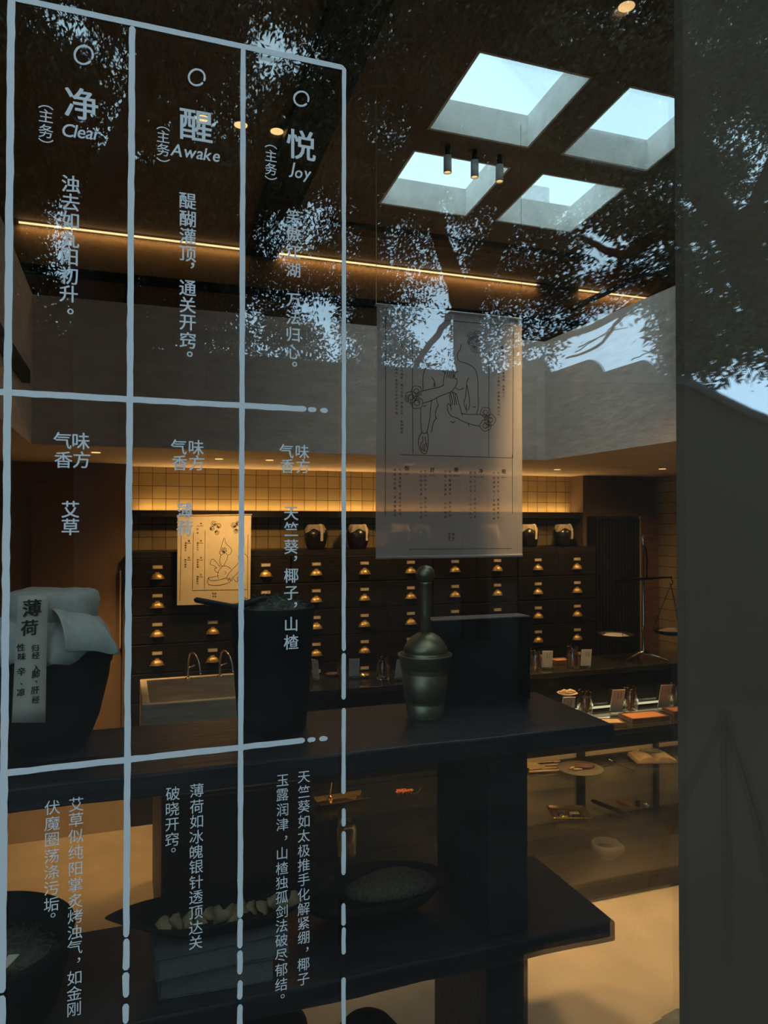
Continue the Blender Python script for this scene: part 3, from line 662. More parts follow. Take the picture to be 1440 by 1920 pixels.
# display counter top
price_card(on2(1062, 3.50, ZD), .072, .125, .3, -.15, 'price card on the counter top, leftmost beside the shelf edge', 'price cards on the display counter')
glass_jar(on2(1097, 3.54, ZD), 1.25, 'glass jar of dark sticks, leftmost on the display counter', 'glass jars on the display counter', 8, 'dark herb stick in the leftmost jar on the display counter', False)
price_card(on2(1155, 3.53, ZD), .075, .135, .3, -.2, 'price card on the counter left of the middle brown stick jar', 'price cards on the display counter')
glass_jar(on2(1182, 3.545, ZD), 1.25, 'glass jar of thick brown sticks in the middle of the counter', 'glass jars on the display counter', 8, 'thick brown stick in the middle jar on the display counter')
price_card(on2(1244, 3.53, ZD), .075, .135, .25, -.1, 'price card on the counter nearest the right charcoal board', 'price cards on the display counter')
glass_jar(on2(1269, 3.545, ZD), 1.2, 'glass jar of brown sticks nearest the right charcoal board', 'glass jars on the display counter', 8, 'brown stick in the jar nearest the right charcoal board')
tray(on2(1207, 3.38, ZD), .235, .13, -.05, 'wide orange powder tray in front of the middle stick jar', 'powder trays on the display counter')
tray(on2(1138, 3.34, ZD), .17, .10, -.25, 'powder tray beside the black shelf corner, left of the wide tray', 'powder trays on the display counter', M_pale)
tray(on2(1280, 3.42, ZD), .20, .11, -.05, 'orange powder tray cut by the right charcoal board', 'powder trays on the display counter')
p = on2(1064, 3.565, ZD)
t = thing('clay_dish', 'pale footed dish of dried bark behind the leftmost price card', 'dish', p)
MB().lathe([(0, 0), (.035, 0), (.03, .008), (.012, .02), (.012, .10), (.03, .118), (.058, .130), (.054, .132), (.03, .124), (0, .122)], 28, cap=False).build('dish', M_pale, t)
for k, (dx, a) in enumerate(((-.02, .3), (.015, -.4))): tag(MB().tube([Vector(p)+Vector((dx-.03, 0, .134)), Vector(p)+Vector((dx, .01*math.sin(a), .142)), Vector(p)+Vector((dx+.03, .02*math.sin(a), .135))], [.007, .010, .006], 8).build('bark_piece', M_pale),
    ('left', 'right')[k]+' piece of dried bark lying in the pale dish', 'bark', 'bark pieces in the pale dish')
for px, lab in ((1001, 'tiny metal weight on the counter near the black shelf corner, left one'), (1018, 'tiny metal weight on the counter near the black shelf corner, right one')):
    pp = P(px, 1304, Y=3.45); MBw = MB().lathe([(.010, 0), (.012, .012), (.006, .016), (.004, .024), (0, .026)], 14).build('metal_weight', M_chrome, None, loc=(pp.x, pp.y, ZD)); tag(MBw, lab, 'weight', 'tiny weights on the counter')
p = P(601, 1324, Y=3.50)
t = thing('lit_notice_card', 'brightly lit cream card with two brown bars beside the bucket', 'card', (p.x, 3.50, ZD))
MB().box(-.037, .037, -.002, .002, 0, .075).build('card', M_paper, t); MB().box(-.026, -.018, -.003, -.002, .0, .048).box(-.005, .003, -.003, -.002, .0, .048).build('brown_bars', M_woodm, t)
# inside the case, upper shelf
ZS, ZL = .6105, .3705
def book(loc, rz):
    t = thing('open_book', 'thick open old book lying on the upper glass shelf', 'book', loc, rz)
    for s in (-1, 1):
        b = MB(); n = 8; top = []
        for i in range(n+1):
            u = i/n; top.append((s*.105*u+s*.002, .020+.014*math.sin(PI*min(1, u*1.15))**.7*(1-.35*u)+.006*(1-u)-.012*(1-min(1, u*5))))
        poly = top+[(s*.112, .004), (s*.002, .004)]
        vs = [(x, -.075, z) for x, z in poly]+[(x, .075, z) for x, z in poly]; m = len(poly)
        b.add(vs, [tuple(range(m)), tuple(range(2*m-1, m-1, -1))]+[(i, i+m, (i+1) % m+m, (i+1) % m) for i in range(m)])
        b.build('page_block', M_oldpage, t)
    MB().box(-.116, .116, -.079, .079, 0, .004).build('cover', M_woodm, t)
book(on(1222, 1424, ZS), -.28)
p = on(1222, 1424, ZS); q = Vector(p)+Vector((.0, .01, .042))
tag(MB().tube([q+Vector((-.05, .03, .004)), q+Vector((-.02, .01, .008)), q+Vector((.03, -.02, .006)), q+Vector((.06, -.04, .004))], [.004, .012, .012, .003], 10).build('dried_leaf_roll', M_herb), 'dark dried leaf lying in the fold of the open book', 'leaf')
p = (P(1088, 1440, Y=3.44).x, 3.44, ZS); t = thing('stone_plate', 'round grey stone plate holding dried herbs on the upper shelf', 'plate', p)
MB().lathe([(0, 0), (.095, 0), (.122, .010), (.120, .014), (.095, .008), (0, .007)], 40, cap=False).build('plate', M_plategrey, t)
for k, (dx, dy, L, a, r, m) in enumerate(((-.045, .01, .05, .3, .006, M_pale), (-.03, -.02, .05, -.2, .006, M_pale), (-.01, .035, .06, .9, .003, M_pale), (.03, .0, .10, -.7, .014, M_woodm), (.015, -.01, .09, -.5, .010, M_woodm))):
    c0 = Vector(p)+Vector((dx, dy, .010+r)); v = Vector((math.cos(a), math.sin(a), 0))*L/2
    tag(MB().tube([c0-v, c0-v*.3, c0+v*.3, c0+v], [r*.5, r, r, r*.4], 10).build('dried_root' if k < 3 else 'dried_pod', m), ('small pale dried root at the left of the stone plate', 'pale dried root lying in front on the stone plate', 'thin pale stalk at the back of the stone plate', 'large dark dried pod on the right of the stone plate', 'smaller dark dried pod beside the large one on the plate')[k], 'dried herb', 'dried herbs on the stone plate')
for k in range(4):
    b = P(992, 1432+5*k, Z=ZS+.008); e = P(1050, 1427+5.5*k, Z=ZS+.008)
    tag(MB().tube([b, b.lerp(e, .5), e], .0055, 8).build('wood_strip', M_pale), ('rearmost', 'second from the back', 'third from the back', 'front')[k]+' pale wood strip left of the stone plate', 'strip', 'pale wood strips on the upper shelf')
b = P(1143, 1424, Z=ZS+.004); e = P(1188, 1445, Z=ZS+.004); tag(MB().tube([b, e], .004, 8).build('glass_rod', M_chrome), 'thin rod on the upper shelf between plate and book', 'rod')
p = on(1001, 1441, ZS); t = thing('woven_bundle', 'small woven bundle of stalks beside the black shelf leg', 'bundle', p, -.5)
b = MB()
for k in range(9): b.tube([(-.06, -.02+.005*k, .008+.006*(k % 3)), (0, -.018+.0045*k, .014+.005*(k % 3)), (.06, -.02+.005*k, .008+.006*(k % 2))], .0042, 6)
b.build('stalks', M_pale, t)
# brass tray with incense holder, dried flowers, jar (left part of the case)
a = P(640, 1502, Z=ZS); t = thing('brass_boat_tray', 'long narrow brass tray on the upper shelf behind the white line', 'tray', (a.x, a.y, ZS), .06)
MB().add([(-.11, -.035, .0), (.11, -.035, 0), (.11, .035, 0), (-.11, .035, 0), (-.125, -.055, .018), (.125, -.055, .018), (.125, .055, .018), (-.125, .055, .018)], [(0, 1, 2, 3), (0, 4, 5, 1), (1, 5, 6, 2), (2, 6, 7, 3), (3, 7, 4, 0)]).build('tray', M_gold, t).modifiers.new('t', 'SOLIDIFY').thickness = .002
p = Vector((a.x-.055, a.y, ZS+.003)); t = thing('incense_holder', 'tiny brass incense holder standing on the long brass tray', 'holder', p)
MB().lathe([(0, 0), (.012, 0), (.009, .008), (.013, .016), (.008, .026), (.004, .034), (0, .035)], 16).build('holder', M_gold, t)
tag(MB().tube([p+Vector((0, 0, .037)), p+Vector((.016, 0, .15))], .0018, 6).build('incense_stick', M_pale), 'thin pale incense stick leaning up from the brass holder', 'incense')
p = Vector((a.x+.05, a.y, ZS+.003)); t = thing('brass_cup', 'low dark brass cup at the right on the long brass tray', 'cup', p); MB().lathe([(0, 0), (.018, 0), (.026, .012), (.022, .012), (.015, .004), (0, .004)], 20, cap=False).build('cup', M_woodm, t)
fp = P(758, 1491, Z=ZS)
for k in range(7):
    c0 = fp+Vector((-.033+.011*k, random.uniform(-.014, .014), .014)); b = MB()
    for j in range(5):
        an = 2*PI*j/5+k; b.add([c0, c0+Vector((.012*math.cos(an-.5), .012*math.sin(an-.5), .010)), c0+Vector((.019*math.cos(an), .019*math.sin(an), .006+.004*(j % 2))), c0+Vector((.012*math.cos(an+.5), .012*math.sin(an+.5), .010)), c0+Vector((0, 0, -.012))], [(0, 1, 2, 3), (4, 3, 2, 1)])
    tag(b.build('dried_flower', M_flower), 'crumpled orange dried flower heaped on the upper glass shelf', 'flower', 'orange dried flowers heaped on the upper glass shelf')
tag(MB().tube(smooth([fp+Vector((.03, 0, .004)), fp+Vector((.07, 0, .006)), fp+Vector((.095, .01, .024))]), .0016, 6).build('flower_stalk', M_herb), 'thin bent stalk right of the orange dried flowers', 'stalk')
p = P(652, 1603, Z=ZL); t = thing('specimen_jar', 'tall dim glass jar of brown bark on the lower shelf', 'jar', (p.x, p.y, ZL))
MB().lathe([(0, .001), (.048, .001), (.052, .01), (.052, .13), (.046, .15), (.05, .158), (.042, .158), (.047, .13), (.047, .01), (0, .008)], 28, cap=False).build('glass', M_jarglass, t)
for k in range(4): tag(MB().tube([Vector((p.x-.02+.013*k, p.y+.012*(-1)**k, ZL+.012)), Vector((p.x-.016+.012*k, p.y, ZL+.125))], [.011, .009], 8).build('bark_roll', M_stick), 'roll of brown bark standing in the tall dim glass jar', 'bark', 'bark rolls in the tall glass jar')
# lower shelf, right
p = P(1066, 1520, Y=3.46); t = thing('gilt_tray', 'square gilt tray with sorted herbs on the lower shelf', 'tray', (p.x, p.y, ZL), -.35)
w, d = .105, .085
MB().add([(-w*.8, -d*.8, 0), (w*.8, -d*.8, 0), (w*.8, d*.8, 0), (-w*.8, d*.8, 0), (-w, -d, .020), (w, -d, .020), (w, d, .020), (-w, d, .020)], [(0, 1, 2, 3), (0, 4, 5, 1), (1, 5, 6, 2), (2, 6, 7, 3), (3, 7, 4, 0)]).build('tray', M_gold, t, .012, 3).modifiers.new('t', 'SOLIDIFY').thickness = .003
for k, (dx, dy, m, n, lab) in enumerate(((-.035, .02, M_herb, 'herb_heap', 'green herb heap at the left in the gilt tray'), (.03, .03, M_woodm, 'seed_block', 'dark herb block at the back in the gilt tray'), (.03, -.005, M_card, 'white_block', 'white herb block in the middle of the gilt tray'), (.035, -.04, M_carcass, 'root_block', 'black herb block at the front in the gilt tray'), (-.035, -.035, M_gold, 'gold_nugget', 'golden lump at the front corner of the gilt tray'))):
    ca, sa = math.cos(-.35), math.sin(-.35)
    if k in (0, 4): o = MB().lathe([(.024, 0), (.02, .010), (.01, .015), (0, .016)], 14).build(n, m)
    else: o = MB().box(-.026, .026, -.014, .014, 0, .012).build(n, m, None, .003)
    o.location = (p.x+dx*ca-dy*sa, p.y+dx*sa+dy*ca, ZL+.0035); o.rotation_euler.z = -.35; tag(o, lab, 'herb sample', 'herb samples in the gilt tray')
b = P(1110, 1501, Z=ZL+.012); e = P(1186, 1531, Z=ZL+.012)
tag(MB().tube([b, b.lerp(e, .06), b.lerp(e, .94), e], [.007, .012, .012, .006], 12).build('dark_baton', M_iron), 'long dark wooden baton lying on the lower shelf', 'baton')
p = P(1172, 1507, Z=ZL+.012); v = P(1190, 1513, Z=ZL+.012)-p
tag(MB().tube([p-v, p-v*.5, p+v*.5, p+v], [.004, .014, .012, .004], 10).build('dried_leaf_roll', M_stick), 'brown dried pod right of the dark baton on the lower shelf', 'dried herb')
p = on(1196, 1512, ZL); tag(MB().lathe([(.012, 0), (.012, .030), (.009, .034), (0, .035)], 16).build('small_vial', M_iron, None, loc=p), 'small dark vial beside the brown pod on the lower shelf', 'vial')
p = on(1212, 1512, ZL); tag(MB().lathe([(.018, .002), (.020, .012), (.018, .014), (.016, .004)], 20, cap=False).build('glass_ring', M_chrome, None, loc=p), 'small shiny ring right of the dark vial', 'ring')
p = on(1268, 1496, ZL); tag(MB().lathe([(0, .001), (.03, .001), (.036, .014), (.03, .012), (0, .005)], 20, cap=False).build('glass_dish', M_jarglass, None, loc=p), 'clear dish on the lower shelf near the charcoal board', 'dish')
p = (P(1136, 1580, Y=3.47).x, 3.47, .1055); t = thing('porcelain_mortar', 'white porcelain mortar bowl with a spout on the case floor', 'mortar', p)
b = MB(); n = 36; prof = [(.0, .0), (.050, 0), (.070, .022), (.080, .055), (.078, .078), (.070, .080), (.066, .07), (.058, .035), (.03, .018), (0, .016)]
vs = []; fs = []
for r, z in prof:
    for k in range(n):
        a = 2*PI*k/n; sp2 = max(0, math.cos(a+.75))**30*(.020 if z > .05 else 0); vs.append(((r+sp2)*math.cos(a), (r+sp2)*math.sin(a), z-sp2*.25))
for i in range(len(prof)-1):
    for k in range(n): a, c2 = i*n+k, i*n+(k+1) % n; fs.append((a, c2, c2+n, a+n))
b.add(vs, fs, True).build('bowl', M_white, t)
tag(MB().lathe([(.058, .0), (.045, .014), (.02, .022), (0, .023)], 20).build('herb_heap', M_seed, None, loc=(p[0], p[1], p[2]+.042)), 'dried brown herbs heaped in the white porcelain mortar', 'herbs')
# ------------------------------------------------------------------ balance scale on the bar
sx, sy = P(1207, 1237, Z=ZB).x, P(1207, 1237, Z=ZB).y
t = thing('balance_scale', 'tall steel balance scale with two hanging pans on the bar', 'scale', (sx, sy, ZB), -.22)
MB().lathe([(.012, .045), (.012, .05), (.016, .06), (.012, .07), (.009, .08), (.009, .20), (.012, .21), (.008, .22), (.0075, .70), (.012, .71), (.008, .72), (.013, .74), (.006, .76), (0, .77)], 16).build('post', M_chrome, t)
for k in range(3):
    a = math.radians(200+120*k); MB().tube([(0, 0, .050), (.07*math.cos(a), .07*math.sin(a), .030), (.145*math.cos(a), .145*math.sin(a), .008)], [.010, .010, .007], 10).build('foot', M_chrome, t)
MB().tube([(-.185, 0, .485), (-.17, 0, .487), (0, 0, .50), (.17, 0, .507), (.185, 0, .507)], [.008, .005, .009, .005, .008], 10).build('beam', M_iron, t)
MB().tube([(.022, 0, .50), (.024, 0, .62), (.014, 0, .70)], .006, 8).build('pointer', M_iron, t)
for s, zt2, zp in ((-1, .48, .135), (1, .505, .155)):
    MB().tube(smooth([(s*.18, 0, zt2), (s*.18+.012, 0, zt2-.03), (s*.18, 0, zt2-.045), (s*.18-.008, 0, zt2-.035)]), .0028, 8).build('hook', M_iron, t)
    pan = MB().lathe([(0, .0), (.06, .003), (.095, .014), (.108, .028), (.111, .028), (.098, .010), (.062, -.003), (0, -.006)], 36, Matrix.Translation((s*.18, 0, zp)), cap=False).build('pan', M_iron, t)
    for k in range(3):
        a = 2*PI*k/3+.5; MB().tube([(s*.18, 0, zt2-.045), (s*.18+.107*math.cos(a), .107*math.sin(a), zp+.027)], .0018, 6).build('chain', M_iron, t)
    ca, sa = math.cos(-.22), math.sin(-.22)
    tag(MB().lathe([(.085, .0), (.07, .008), (.05, .016), (.02, .020), (0, .020)], 28).build('powder_heap', M_card, None, loc=(sx+s*.18*ca, sy+s*.18*sa, ZB+zp+.0125)), 'pale powder heaped in the %s pan of the scale' % ('left' if s < 0 else 'right'), 'powder', 'powder in the scale pans')
# ------------------------------------------------------------------ dark display rack in the window
RX, RF, RB, ZU, ZLOW = 1.464, 1.976, 2.455, 1.312, .694
t = thing('display_rack', 'heavy dark wooden rack with two plank shelves behind the window', 'shelf', (0, 0, 0))
def plank(z, th, x1, y0, y1, name):
    b = MB(); n = 40; xa = -1.15
    vs = []
    for i in range(n+1):
        x = xa+(x1-xa)*i/n; w0 = .004*math.sin(i*.9)+random.uniform(-.002, .002)
        vs += [(x, y0+w0, z-th), (x, y0+w0*.6, z), (x, y1, z), (x, y1, z-th)]
    fs = []
    for i in range(n):
        a = 4*i
        for k in range(4): fs.append((a+k, a+(k+1) % 4, a+4+(k+1) % 4, a+4+k))
    fs = [f[::-1] for f in fs]+[(0, 1, 2, 3), (4*n+3, 4*n+2, 4*n+1, 4*n)]
    return b.add(vs, fs).build(name, M_rack, t, .006)
plank(ZU, .060, RX, RF, RB, 'upper_plank'); plank(ZLOW, .062, RX, RF, RB+.01, 'lower_plank')
MB().box(1.045, 1.178, 2.02, 2.42, ZLOW, ZU-.06).build('upper_leg', M_rack, t, .004)
MB().box(1.035, 1.178, 2.02, 2.42, 0, ZLOW-.062).build('lower_leg', M_rack, t, .004)
MB().box(-.95, -.82, 2.02, 2.42, 0, ZLOW-.062).box(-.95, -.82, 2.02, 2.42, ZLOW, ZU-.06).build('far_leg', M_rack, t, .004)
def RP(px, py, z): return P(px, py, Z=z)
# big jar with folded muslin and a handwritten strip
jy = 2.30; jx = P(97, 1300, Y=jy).x
t = thing('herb_jar', 'large black jar topped with folded white cloth and a written paper strip', 'jar', (jx, jy, ZU))
MB().lathe([(.075, 0), (.095, .004), (.128, .09), (.153, .20), (.158, .255), (.142, .31), (.116, .338), (0, .34)], 48).build('jar_body', M_pot, t)
n = 56
def cloth(rings, name, seed):
    rd = random.Random(seed); ph = [rd.uniform(0, 6.28) for _ in range(4)]
    vs = [(0, 0, rings[0][1])]; fs = []
    for r, z, w in rings:
        for k in range(n):
            a = 2*PI*k/n; q = w*(math.sin(3*a+ph[0])+.6*math.sin(5*a+ph[1])+.4*math.sin(11*a+ph[2])); vs.append(((r+q*.35)*math.cos(a), (r+q*.35)*math.sin(a), z+q))
    for k in range(n): fs.append((0, 1+k, 1+(k+1) % n))
    for i in range(len(rings)-1):
        for k in range(n): a, c = 1+i*n+k, 1+i*n+(k+1) % n; fs.append((a, a+n, c+n, c))
    o = MB().add(vs, fs, True).build(name, M_muslin, t); m = o.modifiers.new('thick', 'SOLIDIFY'); m.thickness = .004; return o
cloth([(.06, .447, .001), (.108, .445, .002), (.121, .436, .003), (.126, .412, .004), (.121, .385, .004), (.114, .342, .004)], 'folded_cloth_pad', 3)
cloth([(.10, .375, .002), (.132, .366, .005), (.154, .340, .009), (.166, .305, .014), (.172, .272, .022)], 'cloth_cover', 5)
# loose folded flap at the right
fv = []; ff = []
for i, (dz, dy, xx) in enumerate(((.385, -.02, .09), (.376, -.09, .13), (.330, -.118, .165), (.275, -.105, .190))):
    for j in range(6): u = j/5; fv.append((xx-.17*(1-u)*(.55+.1*i)+.01*math.sin(j*2+i), dy-.055*(1-u)+.004*math.sin(3*j+i)-.03, dz+.02*(1-u)+.006*math.sin(j+2*i)))
for i in range(3):
    for j in range(5): q = i*6+j; ff.append((q, q+1, q+7, q+6))
o = MB().add(fv, ff, True).build('cloth_flap', M_muslin, t); o.modifiers.new('thick', 'SOLIDIFY').thickness = .003; o.modifiers.new('s', 'SUBSURF').render_levels = 2
# paper strip on the jar, facing the pane
sc0 = jy-.175
qa, qb, qc, qd = [P(x, y, Y=sc0) for x, y in ((34, 1117), (90, 1117), (85, 1355), (22, 1355))]
def rel(v): return (v.x-jx, v.y-jy, v.z-ZU)
sp_ = MB(); m = 8; sv = []; sf = []
for i in range(m+1):
    u = i/m; l_ = qa.lerp(qd, u); r_ = qb.lerp(qc, u); yy = -.004*math.sin(PI*u)
    sv += [(l_.x-jx, l_.y-jy+yy, l_.z-ZU), (r_.x-jx, r_.y-jy+yy, r_.z-ZU)]
for i in range(m): sf.append((2*i+2, 2*i+3, 2*i+1, 2*i))
o = sp_.add(sv, sf, True).build('paper_strip', M_card, t); o.modifiers.new('thick', 'SOLIDIFY').thickness = .001; STRIP = o
STRIP_T, STRIP_REL = t, (jx, jy, ZU)
# dark tapered bucket with herb and a wooden scoop
by = 2.29; bx = P(511, 1260, Y=by).x
t = thing('tapered_bucket', 'dark tapered bucket heaped with dried herb on the upper plank', 'bucket', (bx, by, ZU))
MB().lathe([(0, 0), (.098, 0), (.104, .006), (.117, .16), (.128, .355), (.132, .375), (.126, .378), (.118, .36), (.105, .03), (0, .03)], 44, cap=False).build('bucket', M_pot, t)
h = tag(MB().lathe([(.118, .35), (.10, .372), (.06, .392), (.02, .40), (0, .40)], 30).build('dried_herb', M_herb), 'grey green dried herb filling the dark tapered bucket', 'herb', None, 'stuff'); h.location = (bx, by, ZU)
hv = MB()
for k in range(420):
    a = random.uniform(0, 2*PI); r = .115*math.sqrt(random.random()); z = .400-.042*(r/.118)**2
    p = Vector((r*math.cos(a), r*math.sin(a), z)); d = Vector((random.gauss(0, 1), random.gauss(0, 1), random.uniform(0, .8))).normalized()*random.uniform(.012, .03)
    hv.tube([p-d*.4, p+d*.3+Vector((0, 0, .003)), p+d], .0011, 4)
hs = hv.build('herb_shreds', M_herb, h); hs['kind'] = 'stuff'
e0 = P(364, 1124, Y=2.16); e1 = P(440, 1139, Y=2.20)
e2 = Vector((bx-.03, by-.02, ZU+.405))
tag(MB().tube([e0, e0.lerp(e1, .05), e1, e2], [.003, .008, .010, .012], 12).build('wooden_scoop_handle', M_rack), 'dark wooden stick lying across the rim of the tapered bucket', 'stick')
# bronze mortar and pestle
my = 2.25; mx = P(797, 1290, Y=my).x
t = thing('bronze_mortar', 'tall bronze mortar with ringed flaring body on the upper plank', 'mortar', (mx, my, ZU))
k = .90
MB().lathe([(0, 0), (.062*k, 0), (.066*k, .006), (.072*k, .048), (.0695*k, .050), (.0725*k, .052), (.070*k, .055), (.0735*k, .058), (.0845*k, .145), (.081*k, .147), (.0855*k, .150), (.082*k, .153), (.0865*k, .156), (.083*k, .159), (.0875*k, .163), (.096*k, .198), (.100*k, .204), (.099*k, .208), (.09*k, .206), (.084*k, .18), (.06*k, .03), (0, .03)], 56, cap=False).build('mortar_cup', M_bronze, t)
pt = thing('bronze_pestle', 'bronze pestle with ball top and domed stopper in the mortar', 'pestle', (mx+.002, my, ZU+.19))
MB().lathe([(0, .0), (.072, .0), (.074, .02), (.071, .022), (.071, .025), (.0735, .027), (.069, .042), (.060, .058), (.046, .073), (.030, .083), (.018, .087)], 40).build('domed_stopper', M_bronze, pt)
MB().lathe([(.017, .09), (.0165, .15), (.0175, .245), (.020, .252)], 24).build('rod', M_bronze, pt)
MB().lathe([(.006, .250), (.020, .254), (.029, .268), (.031, .278), (.028, .292), (.018, .303), (0, .307)], 28).build('ball_top', M_bronze, pt)
# black board box behind the mortar
xa, xb = P(812, 1300, Y=2.36).x, P(985, 1300, Y=2.40).x
zt2 = P(985, 1152, Y=2.40).z
t = thing('black_lacquer_box', 'flat black lacquer box standing upright behind the bronze mortar', 'box', ((xa+xb)/2, 2.40, ZU))
w = (xb-xa)/2
MB().box(-w, w, -.035, .045, 0, zt2-ZU-.005).build('body', M_carcass, t, .002); MB().box(-w, w, -.037, .047, zt2-ZU-.005, zt2-ZU).build('lid', M_plategrey, t, .002)
# ---- lower plank
# bowl of grain
gy = 2.27; gx = P(695, 1660, Y=gy).x
t = thing('shallow_iron_bowl', 'wide oval shallow black bowl of seeds on the lower plank', 'bowl', (gx, gy, ZLOW))
MB().lathe([(0, 0), (.11, 0), (.13, .006), (.20, .055), (.252, .098), (.258, .097), (.21, .048), (.13, .012), (0, .010)], 60, sy=.58, cap=False).build('bowl', M_pot, t)
h = tag(MB().lathe([(.158, .0), (.13, .022), (.08, .042), (.03, .052), (0, .053)], 48, sy=.55).build('seed_heap', M_seed), 'mound of small brown seeds in the oval black bowl', 'seeds', None, 'stuff'); HX = P(735, 1650, Y=gy).x; h.location = (HX, gy, ZLOW+.075)
hv = MB()
for k in range(1800):
    a = random.uniform(0, 2*PI); r = .155*math.sqrt(random.random()); z = .054*(1-(r/.162)**1.6); c = Vector((r*math.cos(a), r*math.sin(a)*.55, z)); q = .0030
    hv.add([c+Vector((q, 0, 0)), c+Vector((-q*.6, q, 0)), c+Vector((-q*.6, -q, 0)), c+Vector((0, 0, q*1.4))], [(0, 1, 3), (1, 2, 3), (2, 0, 3)])
s_ = hv.build('seed_grains', mat('seed_grain', (.17, .13, .07), .8, var=.7, scale=220), h); s_['kind'] = 'stuff'
# stacked books and the boat tray
p = P(375, 1850, Z=ZLOW); B = Vector((p.x+.05, 2.135, ZLOW))
def shut_book(loc, w, d, h, rz, lab):
    t = thing('thick_book', lab, 'book', loc, rz, 'dark books stacked on the lower plank')
    MB().box(-w/2, w/2-.004, -d/2+.004, d/2-.004, .004, h-.004).build('page_block', M_page, t)
    MB().box(-w/2-.003, w/2, -d/2, d/2, 0, .004).box(-w/2-.003, w/2, -d/2, d/2, h-.004, h).box(-w/2-.006, -w/2, -d/2, d/2, 0, h).build('cover', M_paint, t, .0015)
shut_book(B, .30, .20, .062, -.05, 'dark thick book at the bottom of the stack on the lower plank')
shut_book(B+Vector((.01, 0, .0625)), .35, .215, .058, .04, 'grey edged thick book on top of the stack under the slices')
T = B+Vector((.03, .02, .121))
t = thing('boat_shaped_tray', 'black boat shaped tray with pointed end on the stacked books', 'tray', T, .02)
b = MB(); n = 40; prof = [(.0, 0), (.55, 0), (.70, .005), (1.0, .050), (.97, .052), (.68, .011), (0, .007)]
vs = []; fs = []
for r, z in prof:
    for k in range(n):
        a = 2*PI*k/n; ca = math.cos(a); rx = .325*ca*(1 if ca > 0 else 1.0); ry = .115*math.sin(a)*(1-.55*abs(ca)**6)
        vs.append((r*rx, r*ry, z+(.028*r*max(0, abs(ca)-.5)*1.2)))
for i in range(len(prof)-1):
    for k in range(n): a, c = i*n+k, i*n+(k+1) % n; fs.append((a, c, c+n, a+n))
b.add(vs, fs, True).build('tray', M_pot, t)
for k in range(13):
    x = -.17+.030*k; c = T+Vector((x, -.040+random.uniform(-.010, .02), .030+random.uniform(0, .012)))
    b = MB(); m = 12; R = random.uniform(.018, .030); M = Matrix.Translation(c) @ Matrix.Rotation(random.uniform(.35, 1.25), 4, 'X') @ Matrix.Rotation(random.uniform(-.6, .6), 4, 'Y') @ Matrix.Rotation(random.uniform(0, 6), 4, 'Z')
    vs = [(0, 0, .004), (0, 0, 0)]; fs = []
    for z in (.003, 0):
        for j in range(m): a = 2*PI*j/m; rr = R*(1+.22*math.sin(3*a+k)+.1*math.sin(7*a)); vs.append((rr*math.cos(a), rr*math.sin(a)*.8, z+.007*math.sin(2*a+k)))
    for j in range(m): fs += [(0, 2+j, 2+(j+1) % m), (1, 2+m+(j+1) % m, 2+m+j), (2+j, 2+m+j, 2+m+(j+1) % m, 2+(j+1) % m)]
    tag(b.add(vs, fs, True, M).build('dried_slice', M_slice), 'crinkled dried root slice lying along the black boat tray', 'dried slice', 'dried slices in the boat shaped tray')
# black pot at the lower left with herb and a paper slip
px_, py_ = -.37, 2.16
t = thing('wide_black_pot', 'wide black pot of dried herb at the lower left corner', 'pot', (px_, py_, ZLOW))
R = .245
MB().lathe([(0, 0), (.19, 0), (.21, .01), (.235, .10), (.245, .165), (.25, .185), (.24, .187), (.225, .16), (.20, .02), (0, .02)], 56, cap=False).build('pot', M_pot, t)
h = tag(MB().lathe([(.224, .10), (.16, .125), (.08, .14), (0, .145)], 36).build('dried_herb', M_herb), 'grey green dried herb filling the wide black pot', 'herb', None, 'stuff'); h.location = (px_, py_, ZLOW)
hv = MB()
for k in range(700):
    a = random.uniform(0, 2*PI); r = .22*math.sqrt(random.random()); z = .146-.046*(r/.224)**1.5
    p = Vector((r*math.cos(a), r*math.sin(a), z)); d = Vector((random.gauss(0, 1), random.gauss(0, 1), random.uniform(0, .6))).normalized()*random.uniform(.012, .035)
    hv.tube([p-d*.4, p+d*.3+Vector((0, 0, .004)), p+d], .0013, 4)
hs = hv.build('herb_shreds', M_herb, h); hs['kind'] = 'stuff'
c = P(8, 1812, Z=ZLOW+.165)
tag(MB().box(-.075, .03, -.022, .022, -.0012, .0012, Matrix.Translation((c.x, c.y, ZLOW+.168)) @ Matrix.Rotation(-.5, 4, 'Y') @ Matrix.Rotation(.75, 4, 'Z')).build('paper_slip', M_card), 'pale paper slip stuck in the herb of the wide pot', 'paper')
# dark pots on the floor below, rough stone at the right
def floor_pot(x, y, r, h, lab):
    t = thing('lidded_clay_pot', lab, 'pot', (x, y, 0), 0, 'dark lidded pots on the floor')
    MB().lathe([(0, 0), (r*.7, 0), (r*.8, .01), (r, h*.45), (r*.99, h*.62), (r*.92, h-.11), (0, h-.11)], 44).build('pot_body', M_pot, t)
    MB().lathe([(r*.9, h-.112), (r*.98, h-.108), (r*.98, h-.098), (r*.84, h-.065), (r*.6, h-.032), (r*.3, h-.008), (0, h)], 44).build('lid', M_pot, t)
p = P(690, 1897, Y=2.16); floor_pot(p.x, 2.16, .118, p.z, 'small domed dark pot on the lit floor below the lower plank')
p = P(568, 1885, Y=2.14); floor_pot(P(470, 1900, Y=2.14).x, 2.14, .165, .60, 'large dark lidded pot on the floor left of the small one')
b = MB(); n, m = 26, 14; vs = []; fs = []
c = P(1275, 1905, Z=0)
